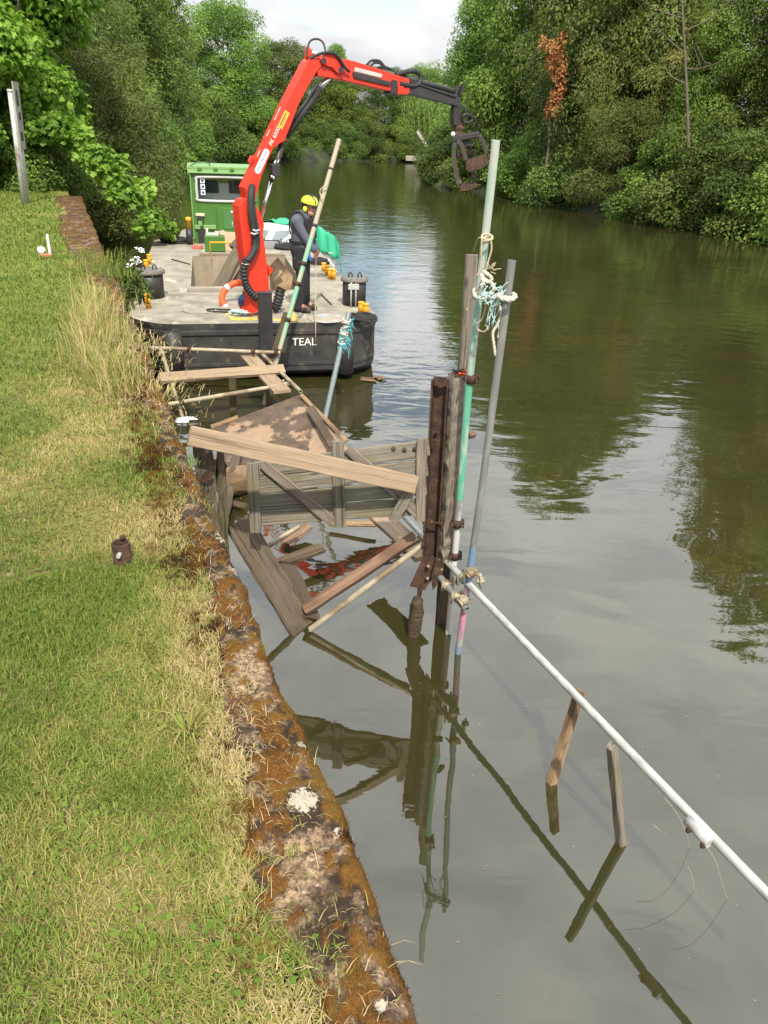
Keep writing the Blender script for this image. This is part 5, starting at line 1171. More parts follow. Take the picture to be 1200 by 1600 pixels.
    P = on(288, 380, DZ)+BV*.3; mb = MB(); mb.hull([P+V(p) for p in ((-.2, 0, .0), (.16, 0, 0), (.16, .1, 0), (-.2, .1, 0), (-.05, 0, .26), (.16, 0, .32), (.16, .1, .32), (-.05, .1, .26))]); tag(put('vent_cowl', mb, M_['lightgrey'], None, P), 'grey sloped cowl beside the coiled black rope', 'cowl')
    A, B = on(338, 392, DZ+.0), on(384, 400, DZ); A.z = B.z = DZ+.16
    mb = MB(); a0, b0 = on(336, 389, DZ), on(386, 393, DZ); mb.slab([a0, b0, b0+V((0, .06, .40)), a0+V((0, .06, .40))], (0, -1, .15), .018); M = frame((a0+b0)/2+V((0, 0, .2)), b0-a0, (0, -1, .15)); tag(put('plywood_board', mb, M_['ply'], None, M), 'pale pink plywood board leaning against the wheelhouse hatch', 'board')
    f = on(329, 396, DZ); mb = MB(); mb.tube([f, f+V((0, 0, .24)), f+BU*.75+V((0, 0, .24))], .018, 7); tag(put('yellow_rail', mb, M_['yellow'], None, f), 'thin yellow pipe rail in front of the plywood board', 'rail')
    P = on(309, 389, DZ); mb = MB(); mb.bx(P+V((0, 0, .04)), (.22, .14, .08), .01); tag(put('red_box', mb, paint('faded red plastic', (.5, .12, .1), rough=.5), None, P), 'small faded red box beside the equipment box', 'box')
wheelhouse()
# ---- crane
def crane():
    CB = on(407, 488, DZ); a = rad(33); h = V((math.cos(a), math.sin(a), 0)); nn = V((math.sin(a), -math.cos(a), 0))
    T = thing('loader_crane', 'red loader crane on the barge deck with its boom raised and folded over the water', 'crane', CB)
    def c(px, py, off=0.0): return onplane(px, py, CB+nn*off, nn)
    def plate(name, pts, w, mat, par=T, off=0.0):            # outline on the near face, real width w behind it
        mb = MB(); mb.slab([c(x, y, off+w/2) for x, y in pts], nn, w)
        me_o = put(name, mb, M_[mat], par); b = me_o.modifiers.new('bevel', 'BEVEL'); b.width = .008; b.segments = 2; b.limit_method = 'ANGLE'; return me_o
    plate('base', [(386, 494), (392, 470), (418, 470), (428, 494)], .34, 'red_paint')
    col = plate('column', [(394, 480), (388, 440), (381, 395), (375, 345), (374, 322), (380, 312), (390, 310), (401, 322), (411, 342), (413, 352), (411, 366), (415, 392), (419, 430), (423, 480)], .27, 'red_paint')
    plate('bracket', [(417, 412), (428, 421), (421, 432)], .1, 'red_paint', col)
    boom = plate('main_boom', [(382, 293), (413, 232), (447, 160), (481, 95), (486, 91), (499, 90), (503, 103), (492, 117), (478, 142), (466, 165), (455, 195), (447, 214), (446, 220), (439, 223), (427, 232), (418, 252), (409, 275), (402, 300), (399, 316), (392, 321), (386, 310)], .23, 'red_paint')
    plate('lifting_eye', [(391, 258), (388, 252), (391, 244), (397, 243), (398, 249)], .04, 'red_paint', boom)
    # lettering on the near side of the boom
    d = (c(446, 165, .12)-c(401, 262, .12)).normalized(); y = nn.cross(d)
    def LM_(px, py, off): m = Matrix((d, y, nn)).transposed().to_4x4(); m.translation = c(px, py, off); return m
    o1 = .1165
    M = LM_(409.5, 252, o1); L = .37; w = .046; ps = [M @ V((x, yy, 0)) for x, yy in arc(L/2-w, 0, w, -90, 90, 8)+arc(-L/2+w, 0, w, 90, 270, 8)]
    mb = MB(); mb.slab([p+nn*.003 for p in ps], nn, .006); lg = put('logo_plate', mb, M_['paper'], boom); put('logo_lettering', text_mb('PALFINGER', .064, LM_(409.5, 252, o1+.0045), .001), M_['bluetxt'], lg)
    put('model_lettering', text_mb('PK 6500', .08, LM_(429, 213, o1+.002), .001), M_['whitetxt'], boom)
    M = LM_(443, 187, o1); mb = MB(); mb.box(M @ Matrix.Translation((0, 0, .001)), (.25, .085, .004), .001); lb = put('warning_sticker', mb, M_['yellow_label'], boom)
    mb = MB(); mb.box(M @ Matrix.Translation((.0, .012, .0035)), (.19, .014, .001), .0002); mb.box(M @ Matrix.Translation((-.02, -.014, .0035)), (.13, .008, .001), .0002); put('sticker_print', mb, M_['black_paint'], lb)
    mb = MB()
    for px, py in ((431, 183), (436, 172), (419, 208), (404, 240)): mb.box(frame(c(px, py, o1+.002), d, nn), (.1, .008, .003), .0005)
    put('edge_scuff', mb, M_['whitepart'], boom)
    # knuckle, outer boom, extension
    kn = plate('knuckle_link', [(500, 92), (508, 83), (517, 84), (529, 89), (537, 100), (537, 113), (532, 116), (526, 113), (520, 106), (505, 101)], .29, 'red_paint')
    mb = MB()
    for px, py in ((506, 95), (533, 109)): mb.tube([c(px, py, -.17), c(px, py, .165)], .04, 14)
    put('pivot_pin', mb, M_['black_paint'], kn)
    plate('cylinder_horn', [(478, 92), (480, 73), (484, 74), (490, 86), (487, 92)], .06, 'red_paint', boom)
    ob = plate('outer_boom', [(496, 112), (506, 98), (538, 92), (556, 96), (640, 124), (640, 146), (634, 148), (600, 140), (532, 124), (497, 119)], .2, 'red_paint')
    plate('collar', [(613, 124), (622, 126), (620, 148), (611, 146)], .24, 'black_paint', ob); plate('red_head', [(622, 134), (631, 135), (633, 148), (622, 147)], .26, 'red_paint', ob)
    plate('rail_plate', [(555, 105), (598, 116), (596, 122), (554, 112)], .225, 'lightgrey', ob)
    plate('valve_bank', [(552, 112), (612, 128), (610, 135), (553, 122)], .25, 'black_paint', ob)
    ex = plate('extension_boom', [(596, 116), (640, 127), (716, 149), (716, 166), (640, 147), (634, 143)], .16, 'black_paint')
    mb = MB(); mb.tube([c(640, 127, .09), c(712, 152, .09)], .012, 6); put('edge_tube', mb, M_['rubber'], ex)
    def tubes(name, pts, r, mat, par=T, offs=None, k=6):
        mb = MB(); P = [c(x, y, (offs[i] if offs else .0)) for i, (x, y) in enumerate(pts)]; mb.tube(catmull(P, k) if len(P) > 2 else P, r, 12); return put(name, mb, M_[mat], par)
    tubes('outer_ram', [(486, 82), (548, 101)], .032, 'chrome', ob, [.02, .02]); tubes('extension_ram', [(546, 99), (600, 114)], .03, 'chrome', ob); tubes('ram_barrel', [(596, 111), (715, 145)], .045, 'black_paint', ex)
    # main and lift rams
    mr = tubes('boom_ram', [(446, 213), (499, 137)], .062, 'black_paint', T, [0, 0]); tubes('ram_rod', [(497, 140), (526, 111)], .04, 'chrome', mr); tubes('ram_pipe', [(452, 196), (494, 135)], .012, 'black_paint', mr, [.09, .09])
    lr = tubes('lift_ram', [(441, 224), (424, 281)], .05, 'black_paint', T); tubes('ram_rod', [(425, 279), (407, 343)], .03, 'chrome', lr)
    mb = MB(); mb.box(frame(c(430, 266, .06), (0, 0, 1), nn), (.17, .13, .1), .01); v_ = put('valve_block', mb, M_['black_paint'], lr)
    mb = MB()
    for px, py in ((428, 259), (433, 258)): mb.tube([c(px, py, .09), c(px+2.5, py-9, .09)], .014, 7)
    for px, py in ((424, 274), (427, 276)): mb.tube([c(px, py, .11), c(px+1, py+4, .11)], .02, 7)
    put('hose_fitting', mb, M_['chrome'], v_)
    # hoses
    tubes('hose_bundle', [(394, 291), (392, 305), (392, 330), (396, 355), (399, 380), (394, 398), (386, 408)], .052, 'rubber', T, [.10, .18, .2, .2, .2, .22, .22])
    tubes('hose_strand', [(396, 292), (398, 330), (403, 360), (404, 382), (394, 400)], .02, 'rubber', T, [.14, .22, .24, .24, .24])
    mb = MB(); P = catmull([c(x, y, .24) for x, y in ((384, 405), (381, 420), (383, 440), (390, 455), (402, 466))], 14); rs = [.056+.012*math.sin(i*1.6) for i in range(len(P))]; mb.tube(P, rs, 12); put('corrugated_hose', mb, M_['rubber'], T)
    mb = MB(); P = catmull([c(x, y, .16) for x, y in ((427, 482), (432, 478), (435, 468), (438, 455), (440, 450))], 10); rs = [.075+.012*math.sin(i*1.5) for i in range(len(P))]; mb.tube(P, rs, 14); put('corrugated_hose', mb, M_['rubber'], T)
    mb = MB()
    for px, py in ((383, 412), (397, 364), (400, 359)): mb.tube([c(px-5, py, .26), c(px, py+2, .29), c(px+6, py, .27)], .014, 6)
    put('hose_clamp', mb, M_['lightgrey'], T)
    tubes('hose_loop', [(481, 90), (480, 78), (485, 64), (496, 61), (505, 67), (509, 82)], .014, 'rubber', T, [.1, .05, 0, 0, .05, .12])
    tubes('hose_loop', [(484, 92), (497, 85), (515, 82), (528, 88), (538, 104), (546, 112)], .02, 'rubber', T, [.1, .14, .17, .17, .17, .15])
    for pts in ([(574, 101), (580, 95), (592, 95), (600, 103), (604, 110)], [(578, 104), (586, 98), (596, 100), (602, 108)], [(590, 106), (598, 104), (610, 108), (618, 116)], [(570, 102), (590, 108), (612, 112), (630, 118)]): tubes('hose_loop', pts, .018, 'rubber', ob, [.02]*len(pts))
    tubes('hose_loop', [(618, 117), (632, 113), (648, 111), (657, 118), (655, 130), (645, 134), (625, 131)], .036, 'rubber', ob, [.06, .05, .04, .04, .05, .08, .1])
    # grapple
    tip = c(715, 157); tipd = h
    hg = plate('hanger', [(711, 147), (720, 139), (723, 142), (719, 160), (720, 166), (721, 184), (720, 196), (710, 196), (709, 184), (710, 172)], .11, 'black_paint')
    plate('fork', [(711, 150), (716, 134), (718, 135), (720, 150), (726, 134), (724, 131), (718, 160), (712, 160)], .04, 'black_paint', hg, .04)
    mb = MB(); K = c(717, 203); mb.lathe([(.06, .16), (.075, .1), (.06, .08), (.095, .06), (.095, .0), (.07, -.02), (.12, -.05), (.12, -.13), (.08, -.15)], Matrix.Translation(K), 16); rt = put('rotator', mb, M_['rust'], T)
    mb = MB(); mb.tube(catmull([c(720, 163, .05), c(737, 178, .1), (c(746, 195, .1)), c(745, 210, .05)], 5), .011, 6); mb.tube(catmull([c(721, 190, .06), c(725, 180, .1), c(734, 180, .1), c(738, 187, .1), c(732, 192, .1), c(724, 190, .08)], 5), .024, 8); mb.tube(catmull([c(719, 165, .05), c(729, 176, .1), c(724, 196, .1)], 5), .011, 6); put('grapple_hose', mb, M_['rubber'], rt)
    mb = MB(); mb.ell(c(708, 209.5, .05), .036, .036, .036); put('work_lamp', mb, M_['lamp'], rt)
    gr = MB(); F0 = c(728, 214, 0); gx = V((.97, -.1, .2)).normalized(); gy = V((.2, .95, 0)).normalized(); Mf = frame(F0, gx, (0, 0, 1)); gr.box(Mf, (.46, .55, .1), .02); gr.box(frame(F0+V((-.02, 0, -.09)), gx, (0, 0, 1)), (.24, .4, .14), .015); gp = put('grapple_frame', gr, M_['black_paint'], T)
    def thing_part(name, par): return link(name, None, par, WM[par.name])
    def jaw(name, near, far, lip_w, mat):                    # two curved side bars joined by a curved lip plate
        j = thing_part(name, gp)
        for P, dy in ((near, -.3), (far, .3)):
            mb = MB(); Q = catmull([at(x, y, F0.y+dy) for x, y in P], 6); m = len(Q)
            nb = V((0, -1, 0)); out = []; cen = sum(Q, V())/m
            for i, p in enumerate(Q):
                t = (Q[min(i+1, m-1)]-Q[max(i-1, 0)]).normalized(); w = t.cross(nb).normalized()
                out.append([p+nb*.018+w*.034, p+nb*.018-w*.034, p-nb*.018-w*.034, p-nb*.018+w*.034])
            vs = [q for o_ in out for q in o_]; mb.add(vs, [[i*4+k, i*4+(k+1) % 4, (i+1)*4+(k+1) % 4, (i+1)*4+k] for i in range(m-1) for k in range(4)]+[[0, 1, 2, 3], [4*m-1, 4*m-2, 4*m-3, 4*m-4]])
            put('side_bar', mb, M_[mat], j)
        a_, b_ = at(*near[-1], F0.y-.3), at(*far[-1], F0.y+.3); a2, b2 = at(*near[-2], F0.y-.3), at(*far[-2], F0.y+.3)
        dn = ((a_-a2).normalized()+(b_-b2).normalized()).normalized()*lip_w; mb = MB(); nv = (b_-a_).cross(dn).normalized(); nv = nv if nv.y < 0 else -nv
        bk = nv*-.0; mb.slab([a_, b_, b_+dn*.55+nv*.01, b_+dn*.9, (a_+b_)/2+dn*1.05, a_+dn*.95, a_+dn*.55], nv, .022); put('lip_plate', mb, M_['rust'], j)
    M_['bar'] = paint('worn dark steel', (.035, .03, .027), wear=(.16, .11, .08), wth=.6, rough=.6)
    jaw('grapple_jaw', [(714, 221), (719, 223), (723, 232), (726, 242), (728, 250)], [(744, 211), (750, 214), (756, 223), (759, 233), (760, 240)], .19, 'bar')
    jaw('grapple_jaw', [(712, 222), (709, 232), (710, 255), (714, 275), (718, 288)], [(732, 226), (735, 240), (738, 262), (741, 275), (743, 283)], .12, 'bar')
    mb = MB(); a_, b_ = at(713, 244, F0.y-.1), at(741, 237, F0.y+.25); mb.tube([a_, b_], .035, 10); put('cross_tube', mb, M_['rust'], gp)
crane()

# ================================================================== THE MAN
def capsule(mb, a, b, ra, rb, n=14):
    a, b = V(a), V(b); d = (b-a); L = d.length; t = d.normalized(); pts = []; rs = []
    for k in range(5): q = math.pi/2*(1-k/4); pts.append(a-t*ra*math.sin(q)); rs.append(max(.0008, ra*math.cos(q)))
    for k in range(1, 4): pts.append(a+d*k/4); rs.append(ra+(rb-ra)*k/4)
    for k in range(5): q = math.pi/2*k/4; pts.append(b+t*rb*math.sin(q)); rs.append(max(.0008, rb*math.cos(q)))
    mb.tube(pts, rs, n)
def fused(mb, voxel, smooth, mat, name, parent, M, iters=4):   # one continuous skin grown over the posed skeleton
    me = mb.mesh('tmp'); o = bpy.data.objects.new('tmp', me); COL.objects.link(o)
    r = o.modifiers.new('r', 'REMESH'); r.mode = 'VOXEL'; r.voxel_size = voxel; r.use_smooth_shade = True
    s_ = o.modifiers.new('s', 'SMOOTH'); s_.factor = smooth; s_.iterations = iters
    dg = bpy.context.evaluated_depsgraph_get(); dg.update(); m2 = bpy.data.meshes.new_from_object(o.evaluated_get(dg))
    bpy.data.objects.remove(o); m2.transform(M.inverted()); m2.name = name; m2.materials.clear()
    for m in (mat if isinstance(mat, list) else [mat]): m2.materials.append(m)
    m2.polygons.foreach_set('use_smooth', [True]*len(m2.polygons)); return link(name, m2, parent, M)
def man():
    F = on(474, 485, DZ); Yc = F.y; M = Matrix.Translation(F)
    T = thing('person', 'man in slate hoodie, black trousers and yellow helmet standing on the barge deck', 'person', M)
    def j(px, py, dy=0.0): return at(px, py, Yc+dy)
    fwd = V((.93, -.36, 0)).normalized(); lat = V((-fwd.y, fwd.x, 0))       # he looks to the right and slightly our way; lat is his left
    near, far = -.13, .13
    hip = j(470, 388); chest = j(472, 352); neck = j(477, 334); head = j(482.5, 325)
    sN, sF = j(470, 344)-lat*.17+fwd*.0, j(474, 343)+lat*.17
    eN, eF = j(478, 373, -.16), j(487, 372, .17); wN, wF = j(491, 392, -.14), j(496, 395, .02)
    hN, hF = j(469, 389)-lat*.09, j(470, 389)+lat*.09; kN, kF = j(472, 432, -.1), j(476, 430, .1); aN, aF = j(467, 475, -.12), j(477, 472, .1)
    # body: continuous skin
    mb = MB(); capsule(mb, hip, chest, .125, .14); capsule(mb, chest, neck-V((0, 0, .05)), .12, .06); capsule(mb, neck-V((0, 0, .06)), head-V((0, 0, .03)), .055, .055)
    hd = head; R_ = Matrix((fwd, lat, V((0, 0, 1)))).transposed().to_4x4() @ Matrix.Rotation(rad(12), 4, 'Y')
    def H(f, l, u): return hd + R_.to_3x3() @ V((f, l, u))
    mb.ell(hd+V((0, 0, .02)), .095, .075, .108, R_); mb.ell(H(.035, 0, -.055), .058, .052, .06, R_)
    capsule(mb, H(.088, 0, .005), H(.108, 0, -.022), .011, .016); mb.ell(H(.068, 0, -.098), .022, .028, .016, R_)
    for l in (-1, 1):
        mb.ell(H(-.005, l*.076, -.005), .022, .01, .034, R_); mb.ell(H(.075, l*.034, .022), .016, .022, .01, R_)
    mb.ell(H(.089, 0, -.058), .012, .024, .006, R_); mb.ell(H(.087, 0, -.071), .012, .021, .007, R_)
    for s_, e, w, hh, k, a in ((sN, eN, wN, hN, kN, aN), (sF, eF, wF, hF, kF, aF)):
        capsule(mb, chest+V((0, 0, .06)), s_, .08, .06); capsule(mb, s_, e, .052, .042); capsule(mb, e, w, .042, .029)
        capsule(mb, hip, hh, .11, .09); capsule(mb, hh, k, .088, .058); capsule(mb, k, a, .055, .04); capsule(mb, a, a+fwd*.15+V((0, 0, -.06)), .042, .035)
    body = fused(mb, .0075, .5, [M_['skin'], M_['hair']], 'body', T, M)
    # hands: a palm, four bent fingers of unequal length and a thumb, closed round the line
    line = j(494, 398, -.11)
    for w, g, sd in ((wN, line+V((-.02, -.01, 0)), -1), (wF, line+V((.0, .02, .03)), 1)):
        mb = MB(); d = (g-w).normalized(); s_ = d.cross(V((0, 0, 1))).normalized(); up = s_.cross(d)
        pc = w+d*.05; capsule(mb, w-d*.02, w+d*.03, .027, .028); 
        for k in range(4): capsule(mb, w+d*.02, w+d*.085+up*(.03-.02*k), .015, .0125, 10)
        for k, Lk in enumerate((.036, .042, .039, .031)):
            b = w+d*.088+up*(.03-.02*k); p1 = b+d*Lk*.7-s_*sd*.012; p2 = p1-s_*sd*Lk*.55-d*.004; p3 = p2-d*Lk*.5-s_*sd*.004
            capsule(mb, b, p1, .0105, .0095, 8); capsule(mb, p1, p2, .0095, .0088, 8); capsule(mb, p2, p3, .0088, .0075, 8)
        t0 = w+d*.04+up*.03; t1 = t0+d*.03+up*.018-s_*sd*.012; t2 = t1+d*.03-s_*sd*.012; capsule(mb, t0, t1, .014, .011, 8); capsule(mb, t1, t2, .011, .009, 8)
        fused(mb, .0035, .4, M_['skin'], 'hand', T, M, 2)
    # clothes
    mb = MB()
    capsule(mb, hip+V((0, 0, .02)), chest, .155, .17); mb.ell(chest+V((0, 0, .03))-fwd*.02, .16, .2, .2, R_); mb.ell(hip+V((0, 0, .06)), .15, .175, .1, R_)
    for s_, e, w in ((sN, eN, wN), (sF, eF, wF)):
        capsule(mb, chest+V((0, 0, .08)), s_, .1, .085); capsule(mb, s_, e, .08, .066); capsule(mb, e, w.lerp(e, .08), .066, .047); mb.ell(e.lerp(w, .8), .056, .056, .05)
    capsule(mb, neck-V((0, 0, .09))-fwd*.03, neck-V((0, 0, .03)), .095, .08)
    fused(mb, .01, .5, M_['hoodie'], 'hoodie', T, M)
    mb = MB(); c = neck-fwd*.055-V((0, 0, .02)); ring = [c+fwd*.085*math.cos(a)+lat*.085*math.sin(a)+V((0, 0, -.035*math.cos(a))) for a in np.linspace(0, 6.283, 15)[:-1]]; mb.tube(catmull(ring, 3, True), .036, 9, closed=True); mb.ell(c-fwd*.075-V((0, 0, .05)), .05, .1, .09, R_)
    fused(mb, .009, .5, M_['black_cloth'], 'hood', T, M)
    mb = MB(); mb.ell(hip+V((0, 0, .0)), .15, .165, .13, R_)
    for hh, k, a in ((hN, kN, aN), (hF, kF, aF)):
        capsule(mb, hip-V((0, 0, .02)), hh, .12, .115); capsule(mb, hh, k, .112, .088); capsule(mb, k, a+V((0, 0, -.03)), .088, .08); mb.ell(a+V((0, 0, -.06)), .09, .09, .045)
    capsule(mb, hN-lat*.06-V((0, 0, .14)), hN-lat*.05-V((0, 0, .26)), .06, .055)
    fused(mb, .01, .5, M_['black_cloth'], 'trousers', T, M)
    for a in (aN, aF):
        g0 = V((a.x, a.y, DZ)); mb = MB(); capsule(mb, g0+V((0, 0, .1)), g0+V((0, 0, .15)), .062, .06); capsule(mb, g0-fwd*.05+V((0, 0, .05)), g0+fwd*.17+V((0, 0, .045)), .05, .045); mb.ell(g0+fwd*.15+V((0, 0, .055)), .065, .05, .045, R_)
        for v in mb.v: v.z = max(v.z, DZ+.012)
        b = fused(mb, .008, .4, M_['boot'], 'boot', T, M, 2); mb = MB(); mb.slab([g0+fwd*f+lat*l+V((0, 0, .018)) for f, l in ((-.1, -.035), (-.1, .035), (.05, .05), (.17, .045), (.215, .0), (.17, -.045), (.05, -.05))], (0, 0, 1), .018); put('sole', mb, M_['rubber'], b)
    # hair, brows and stubble, eyes
    mb = MB(); mb.ell(H(-.03, 0, .03), .086, .079, .09, R_, 14, 9); put('hair', mb, M_['hair'], T)
    mb = MB(); mb.ell(H(.048, 0, -.08), .05, .052, .035, R_, 14, 8); put('stubble', mb, paint('greying stubble', (.2, .13, .1), rough=.9), T)
    for l in (-1, 1):
        mb = MB(); mb.ell(H(.083, l*.033, .004), .01, .013, .008, R_, 10, 6); put('eye', mb, M_['whitepart'], T)
        mb = MB(); mb.tube([H(.088, l*.015, .024), H(.091, l*.035, .03), H(.082, l*.052, .022)], .006, 5); put('eyebrow', mb, M_['hair'], T)
    # helmet with ear defenders
    hb = MB(); hc = H(-.005, 0, .062); 
    prof = [(.118, -.012), (.121, .02), (.115, .055), (.095, .09), (.06, .112), (.002, .12)]
    m = Matrix.Translation(hc) @ R_ @ Matrix.Diagonal((1.12, .95, 1, 1)); hb.lathe(prof, m, 22); hel = put('helmet', hb, M_['hiviz'], T)
    hb = MB(); hb.hull([hc+R_.to_3x3() @ V(p) for p in ((.10, -.085, .0), (.10, .085, .0), (.185, -.05, -.012), (.185, .05, -.012), (.10, -.085, -.014), (.10, .085, -.014), (.185, -.05, -.022), (.185, .05, -.022))]); put('peak', hb, M_['rubber'], hel)
    hb = MB()
    for l in (-.045, .045): hb.tube([hc+R_.to_3x3() @ V((.13*math.cos(a), l, .017+.115*math.sin(a))) for a in np.linspace(.15, 2.9, 12)], .008, 6)
    hb.tube([hc+R_.to_3x3() @ V((.137*math.cos(a), .117*math.sin(a), .0)) for a in np.linspace(0, 6.283, 24)], .009, 6); put('helmet_stripe', hb, M_['rubber'], hel)
    hb = MB(); hb.box(Matrix.Translation(hc+R_.to_3x3() @ V((.1, 0, .075))) @ R_ @ Matrix.Rotation(rad(50), 4, 'Y'), (.075, .085, .012), .004); put('helmet_vent', hb, M_['lightgrey'], hel)
    for l in (-1, 1):
        hb = MB(); e = H(-.012, l*.098, -.01); hb.ell(e, .036, .024, .046, R_, 14, 8); ed = put('ear_defender', hb, M_['hiviz'], hel); hb = MB(); hb.tube([e, H(-.012, l*.108, .05), H(-.008, l*.112, .075)], .008, 6); put('arm', hb, M_['rubber'], ed)
    hb = MB(); hb.tube(catmull([H(.02, -.082, .03), H(.03, -.075, -.06), H(.04, 0, -.115), H(.03, .075, -.06), H(.02, .082, .03)], 5), .006, 5); put('chin_strap', hb, M_['rubber'], hel)
    # harness
    mb = MB()
    def strap(pts): 
        P = catmull(pts, 5)
        for p, q in zip(P, P[1:]): mb.box(frame((p+q)/2, q-p, (p+q)/2-(chest+hip)/2*1.0), ((q-p).length*1.3, .045, .012), .003)
    for s_ in (-1, 1): strap([chest-fwd*.175+lat*.06*s_+V((0, 0, -.14)), chest-fwd*.16+lat*.1*s_+V((0, 0, .08)), chest+lat*.12*s_+V((0, 0, .215)), chest+fwd*.15+lat*.11*s_+V((0, 0, .06)), chest+fwd*.19+lat*.06*s_+V((0, 0, -.14))])
    strap([hip+fwd*.175*math.cos(a)+lat*.195*math.sin(a)+V((0, 0, .11)) for a in np.linspace(0, 6.283, 14)])
    put('harness', mb, M_['rubber'], T)
    mb = MB(); mb.hull([chest+fwd*f+lat*l+V((0, 0, u)) for f, l, u in ((.1, -.14, -.2), (.1, .14, -.2), (.205, -.1, -.18), (.205, .1, -.18), (.1, -.14, .12), (.1, .14, .12), (.19, -.1, .1), (.19, .1, .1))]); put('life_vest', mb, M_['black_cloth'], T)
    mb = MB(); p = j(459, 378, -.02); mb.tube(catmull([p+V((.02, 0, .16)), p+V((-.02, -.02, .05)), p+V((0, -.03, -.02)), p+V((.03, -.03, .03))], 5), .016, 7); put('lanyard', mb, M_['rubber'], T); mb = MB(); mb.tube(catmull([p+V((0, -.03, 0)), p+V((.02, -.04, -.06)), p+V((.045, -.03, -.04)), p+V((.02, -.02, .0))], 4), .014, 7); put('carabiner', mb, M_['yellow'], T)
    mb = MB(); mb.hull([j(480+x, 397+y, -.17+d) for x, y, d in ((0, -4, 0), (4, -4, 0), (7, 9, 0), (4, 11, 0), (0, -4, .05), (4, -4, .05), (7, 9, .05), (4, 11, .05))]); put('blue_pouch', mb, M_['blue'], T)
    # the line he holds
    top = j(499, 350, -.115); mb = MB(); b = onplane(493, 542, bp(0, -.12), -BV); mb.tube([j(494, 397.5, -.115), j(493.8, 402, -.12), on(494.5, 506, DZ)+V((0, -.16, .0)), b], .007, 6); tag(put('hand_line', mb, M_['twine'], None, b), 'thin line hanging from the hands of the man down past the barge bow', 'line')
man()
